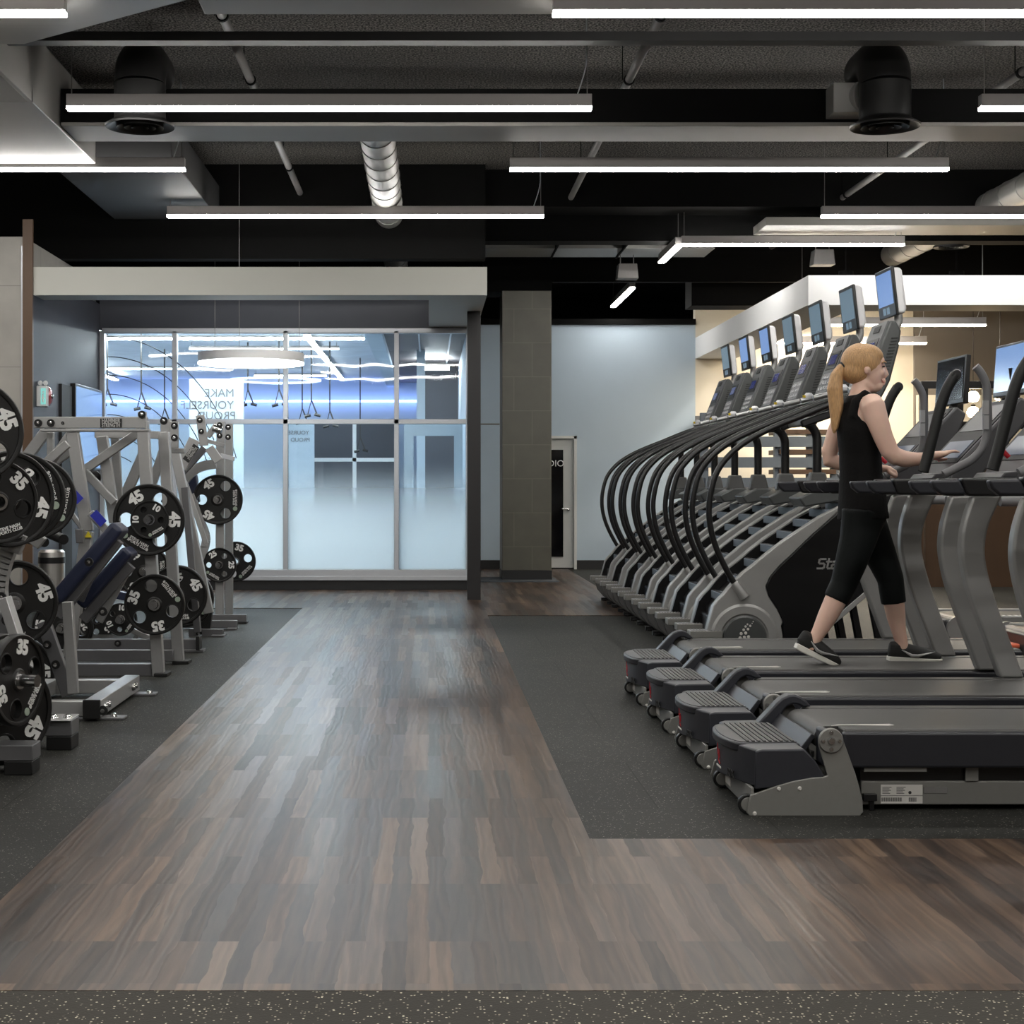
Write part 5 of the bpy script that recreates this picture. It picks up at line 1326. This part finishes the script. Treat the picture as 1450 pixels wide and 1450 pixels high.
# torso (skin) neck
loft(b,[(Q(1222,724),.10,.150),(Q(1221,700),.098,.145),(Q(1219,672),.090,.128),(Q(1218,645),.088,.125),(Q(1218,615),.100,.140),(Q(1219,590),.102,.155),(Q(1218,572),.080,.150),(Q(1217,561),.050,.09),(Q(1219,553),.044,.050),(Q(1222,540),.042,.046)])
# neck forward to the skull
loft(b,[(Q(1215,568),.055,.065),(Q(1218,552),.045,.050),(Q(1223,535),.046,.048),(Q(1226,520),.05,.05)])
# head
ball(b,Q(1224,516),.088,.072,.098,-.15); ball(b,Q(1232,530),.062,.058,.078,-.05)
ball(b,Q(1240,547),.034,.038,.028)            # chin / jaw
loft(b,[(Q(1222,542),.03,.055),(Q(1232,549),.028,.045),(Q(1241,552),.018,.022)])
ball(b,Q(1247,511),.016,.046,.026)               # brow
ball(b,Q(1246.5,528),.022,.048,.030)          # cheek
loft(b,[(Q(1249.5,514),.008,.010),(Q(1253,523),.010,.011),(Q(1256.5,531),.0105,.012),(Q(1252.5,533.5),.009,.012)],12)  # nose
ball(b,Q(1251.5,539.5),.011,.022,.007); ball(b,Q(1250.5,543.5),.011,.020,.007)
for s_ in (-1,1):                              # ears
    loft(b,[(Q(1220,519,s_*.068),.014,.010),(Q(1222,525,s_*.075),.018,.010),(Q(1221.5,531,s_*.070),.010,.008)],12)
# arms
def arm(pts,rs):
    loft(b,[(p,r*1.0,r2) for p,(r,r2) in zip(pts,rs)],16)
sh=-.165
arm([Q(1222,570,-.13),Q(1223,577,sh),Q(1228,597,sh-.01),Q(1236,620,sh-.012),Q(1245,640,sh-.012),Q(1253,647,sh-.01),Q(1268,651,sh),Q(1285,651,sh+.01),Q(1300,648,sh+.02),Q(1308,646,sh+.02)],
    [(.055,.05),(.060,.052),(.056,.046),(.049,.042),(.046,.040),(.045,.040),(.042,.038),(.034,.033),(.026,.026),(.023,.028)])
# near hand
hp=Q(1316,645,sh+.02)
loft(b,[(Q(1306,646,sh+.02),.022,.027),(Q(1312,645.5,sh+.02),.021,.034),(Q(1320,644,sh+.02),.018,.040),(Q(1326,643,sh+.02),.013,.038)],16)
fing=[(-.030,.95),(-.010,1.08),(.010,1.0),(.029,.8)]
for off,L in fing:
    a=Q(1323,643.5,sh+.02+off); c1=Q(1323+7*L,640.5,sh+.02+off*1.15); c2=Q(1323+13*L,639.5,sh+.02+off*1.2); c3=Q(1323+18*L,641,sh+.02+off*1.2)
    b.tube([a,c1,c2,c3],[.0095,.009,.0082,.0065],10); ball(b,c3,.0065,.0065,.0065)
b.tube([Q(1314,648,sh+.05),Q(1321,651,sh+.07),Q(1328,651,sh+.072),Q(1333,650,sh+.07)],[.013,.011,.0095,.007],10)
# far arm, bent behind and forward under
arm([Q(1214,574,.13),Q(1208,585,.165),Q(1197,612,.185),Q(1188,640,.19),Q(1188,650,.19),Q(1205,656,.18),Q(1230,661,.17),Q(1252,663,.165),Q(1262,663,.165)],
    [(.050,.05),(.054,.050),(.047,.044),(.042,.040),(.042,.038),(.038,.036),(.032,.031),(.025,.025),(.023,.027)])
loft(b,[(Q(1260,663,.165),.021,.027),(Q(1267,663,.165),.02,.036),(Q(1275,664,.165),.015,.038)],14)
for off,L in fing:
    b.tube([Q(1273,664,.165+off),Q(1273+7*L,667,.165+off*1.1),Q(1273+9*L,673,.165+off*1.1),Q(1273+5*L,677,.165+off*1.1)],[.0095,.009,.008,.0065],10)
b.tube([Q(1268,667,.13),Q(1274,672,.12),Q(1279,675,.12)],[.012,.0105,.008],10)
# legs (calves and ankles)
def leg(pts,rs): loft(b,[(p,r,r2) for p,(r,r2) in zip(pts,rs)],18)
leg([Q(1216,728,LN),Q(1208,765,LN),Q(1197,800,LN),Q(1188,826,LN),Q(1176,850,LN),Q(1165,872,LN),Q(1153,894,LN),Q(1145,908,LN),Q(1143,918,LN)],
    [(.088,.085),(.080,.078),(.068,.066),(.056,.056),(.055,.056),(.049,.050),(.036,.037),(.030,.032),(.032,.032)])
leg([Q(1230,728,LFAR),Q(1244,765,LFAR),Q(1258,797,LFAR),Q(1268,822,LFAR),Q(1272,850,LFAR),Q(1276,875,LFAR),Q(1280,897,LFAR),Q(1284,912,LFAR),Q(1285,922,LFAR)],
    [(.088,.085),(.080,.078),(.068,.066),(.057,.057),(.055,.056),(.048,.050),(.036,.037),(.031,.033),(.034,.033)])
organic(b,'body','skin',wm,.0065,3)
# leggings
b=B()
def leg2(pts,rs): loft(b,[(p,r+.008,r2+.008) for p,(r,r2) in zip(pts,rs)],20)
leg2([Q(1216,722,LN),Q(1215,735,LN),Q(1208,765,LN),Q(1197,800,LN),Q(1188,826,LN),Q(1177,848,LN)],[(.10,.085),(.098,.085),(.083,.080),(.069,.068),(.058,.058),(.055,.056)])
leg2([Q(1230,722,LFAR),Q(1232,735,LFAR),Q(1244,765,LFAR),Q(1258,797,LFAR),Q(1268,822,LFAR),Q(1272.5,856,LFAR)],[(.09,.085),(.092,.085),(.083,.080),(.069,.068),(.059,.059),(.055,.056)])
loft(b,[(Q(1222,752),.085,.13),(Q(1222,735),.112,.165),(Q(1222,715),.11,.160),(Q(1221,700),.102,.150)],24)
organic(b,'leggings','legging',wm,.008,3)
# tank top
b=B()
loft(b,[(Q(1222,735),.125,.178),(Q(1221.5,722),.120,.172),(Q(1221,700),.114,.160),(Q(1219,672),.104,.142),(Q(1218,645),.102,.138),(Q(1219,612),.118,.152),(Q(1220,590),.116,.150),(Q(1218,574),.090,.128),(Q(1216.5,564),.072,.125),(Q(1216,559),.056,.112)],28)
for s_ in (-1,1): loft(b,[(Q(1202,592,s_*.085),.03,.045),(Q(1207,570,s_*.092),.03,.042),(Q(1217,560,s_*.10),.026,.036),(Q(1228,567,s_*.092),.028,.036),(Q(1238,590,s_*.085),.03,.045)],12)
organic(b,'tank_top','top',wm,.008,3)
# hair cap, ponytail, tie
b=B()
ball(b,Q(1219,512),.103,.086,.096,-.10); ball(b,Q(1212,525),.078,.076,.070)
ball(b,Q(1232,502),.070,.070,.050,.45)
h=organic(b,'hair_raw','hair',wm,.007,3)
# cut the face opening away
me=h.data; bm=bmesh.new(); bm.from_mesh(me); o0=root_loc(wm)
def cutplane(co,no):
    g=bm.verts[:]+bm.edges[:]+bm.faces[:]; bmesh.ops.bisect_plane(bm,geom=g,plane_co=co-o0,plane_no=no,clear_outer=True)
cutplane(Q(1248,512),Vector((.80,0,-.30)).normalized())
cutplane(Q(1214,545),Vector((.25,0,-1)).normalized())
bm.faces.ensure_lookup_table()
bm.to_mesh(me); bm.free(); h.name='hair_cap'
md=h.modifiers.new('s','SOLIDIFY'); md.thickness=.006; md.offset=-1
b=B()
loft(b,[(Q(1200,515),.02,.02),(Q(1192,521),.026,.026),(Q(1185,532),.034,.034),(Q(1182,550),.040,.040),(Q(1184,572),.038,.038),(Q(1184,592),.030,.030),(Q(1182,606),.018,.018),(Q(1181,614),.006,.008)],18)
for k in range(9):
    a=k*.7; b.tube([Q(1190+2*math.cos(a),524,.012*math.sin(a)),Q(1183+6*math.cos(a),550,.03*math.sin(a)),Q(1184+6*math.cos(a+.4),580,.028*math.sin(a)),Q(1181+4*math.cos(a),602+10*math.sin(a*1.7),.02*math.sin(a))],[.012,.014,.012,.004],8)
organic(b,'ponytail','hair',wm,.006,2)
B().tube([Q(1195+4*math.cos(a),522+5*math.sin(a)*.9,.026*math.cos(a*1.0)) if 0 else Q(1194.5+3.5*math.sin(a),521+7*math.sin(a),.028*math.cos(a)) for a in [2*PI*i/16 for i in range(17)]],.006,8).build('hair_tie','ink',wm)
# face details
b=B()
for s_ in (-1,1): ball(b,Q(1249.3,519.5,s_*.030),.010,.013,.0045)
b.build('eyes','eye',wm)
b=B()
for s_ in (-1,1): b.tube([Q(1245,514.5,s_*.050),Q(1249.5,512.8,s_*.040),Q(1253,513.5,s_*.022)],[.0025,.004,.003],8)
b.build('eyebrows','hair',wm)
b=B(); b.tube([Q(1244.5,537,-.030),Q(1250,541.5,-.019),Q(1252.6,541.5,0),Q(1250,541.5,.019),Q(1244.5,537,.030)],[.002,.0045,.005,.0045,.002],8); b.build('lips','lips',wm)
b=B(); b.tube([Q(1248.5,540.5,-.0225),Q(1252,541.3,-.012),Q(1253.6,541.2,0),Q(1252,541.3,.012)],.0022,6); b.build('teeth','label',wm)
# bracelet
b=B(); c=Q(1305,647,sh+.02); b.tube([c+Vector((.006*math.sin(a)*.5,.031*math.cos(a),.029*math.sin(a))) for a in [2*PI*i/20 for i in range(21)]],.005,8); b.build('bracelet','silverbar',wm)
# shoes
def shoe(heel,toe,dy,lift,nm):
    h_=Q(heel[0],heel[1],dy); t_=Q(toe[0],toe[1],dy); ax=(t_-h_); L=ax.length; ax.normalize(); up=Vector((0,1,0)).cross(ax); up=-up if up.z<0 else up
    def P(u,v,w=0): return h_+ax*(u*L)+up*v+Vector((0,w,0))
    b=B(); secs=[(0,.030,.024),(.08,.036,.030),(.25,.036,.032),(.45,.034,.036),(.7,.030,.042),(.88,.024,.036),(1.0,.014,.018)]
    loft(b,[(P(u,.022+ .040*(1-u)**.8 + .006),r+.012*(1-u),w) for u,r,w in secs],18)
    loft(b,[(P(.10,.045),.036,.030),(P(.13,.085),.036,.032),(P(.14,.092),.036,.033)],16)
    organic(b,nm,'shoe',wm,.006,3)
    b=B(); n=12; out=[]
    for i in range(n+1):
        u=i/n; w=.030+.014*math.sin(min(1,u*1.25)*PI/2)-(.03*max(0,(u-.85)/.15)**2); out.append((u,w))
    lo=[];hi=[]
    rings=[]
    for u,w in out:
        zt=.034-.014*u; zb_=.0+(.010*max(0,u-.75)/.25) + (.006*max(0,.12-u)/.12)
        rings.append([b.bm.verts.new(P(u*1.04-.02,zb_,-w)),b.bm.verts.new(P(u*1.04-.02,zb_,w)),b.bm.verts.new(P(u*1.04-.02,zt,w*1.05)),b.bm.verts.new(P(u*1.04-.02,zt,-w*1.05))])
    for i in range(n):
        for k in range(4): b.bm.faces.new([rings[i][k],rings[i][(k+1)%4],rings[i+1][(k+1)%4],rings[i+1][k]])
    b.bm.faces.new(rings[0]); b.bm.faces.new(rings[-1][::-1]); b.build('shoe_sole','sole',wm,bevel=.004)
    b=B()
    for sgn in (-1,):
        b.tube([P(.20,.070,sgn*.040),P(.38,.042,sgn*.050),P(.50,.040,sgn*.050),P(.85,.052 if 0 else .058,sgn*.034)],[.002,.008,.008,.002],8)
    b.build('shoe_swoosh','silverbar',wm)
shoe((1120,917),(1180,944),LN,0,'shoe')
shoe((1266,941),(1340,941),LFAR,0,'shoe')
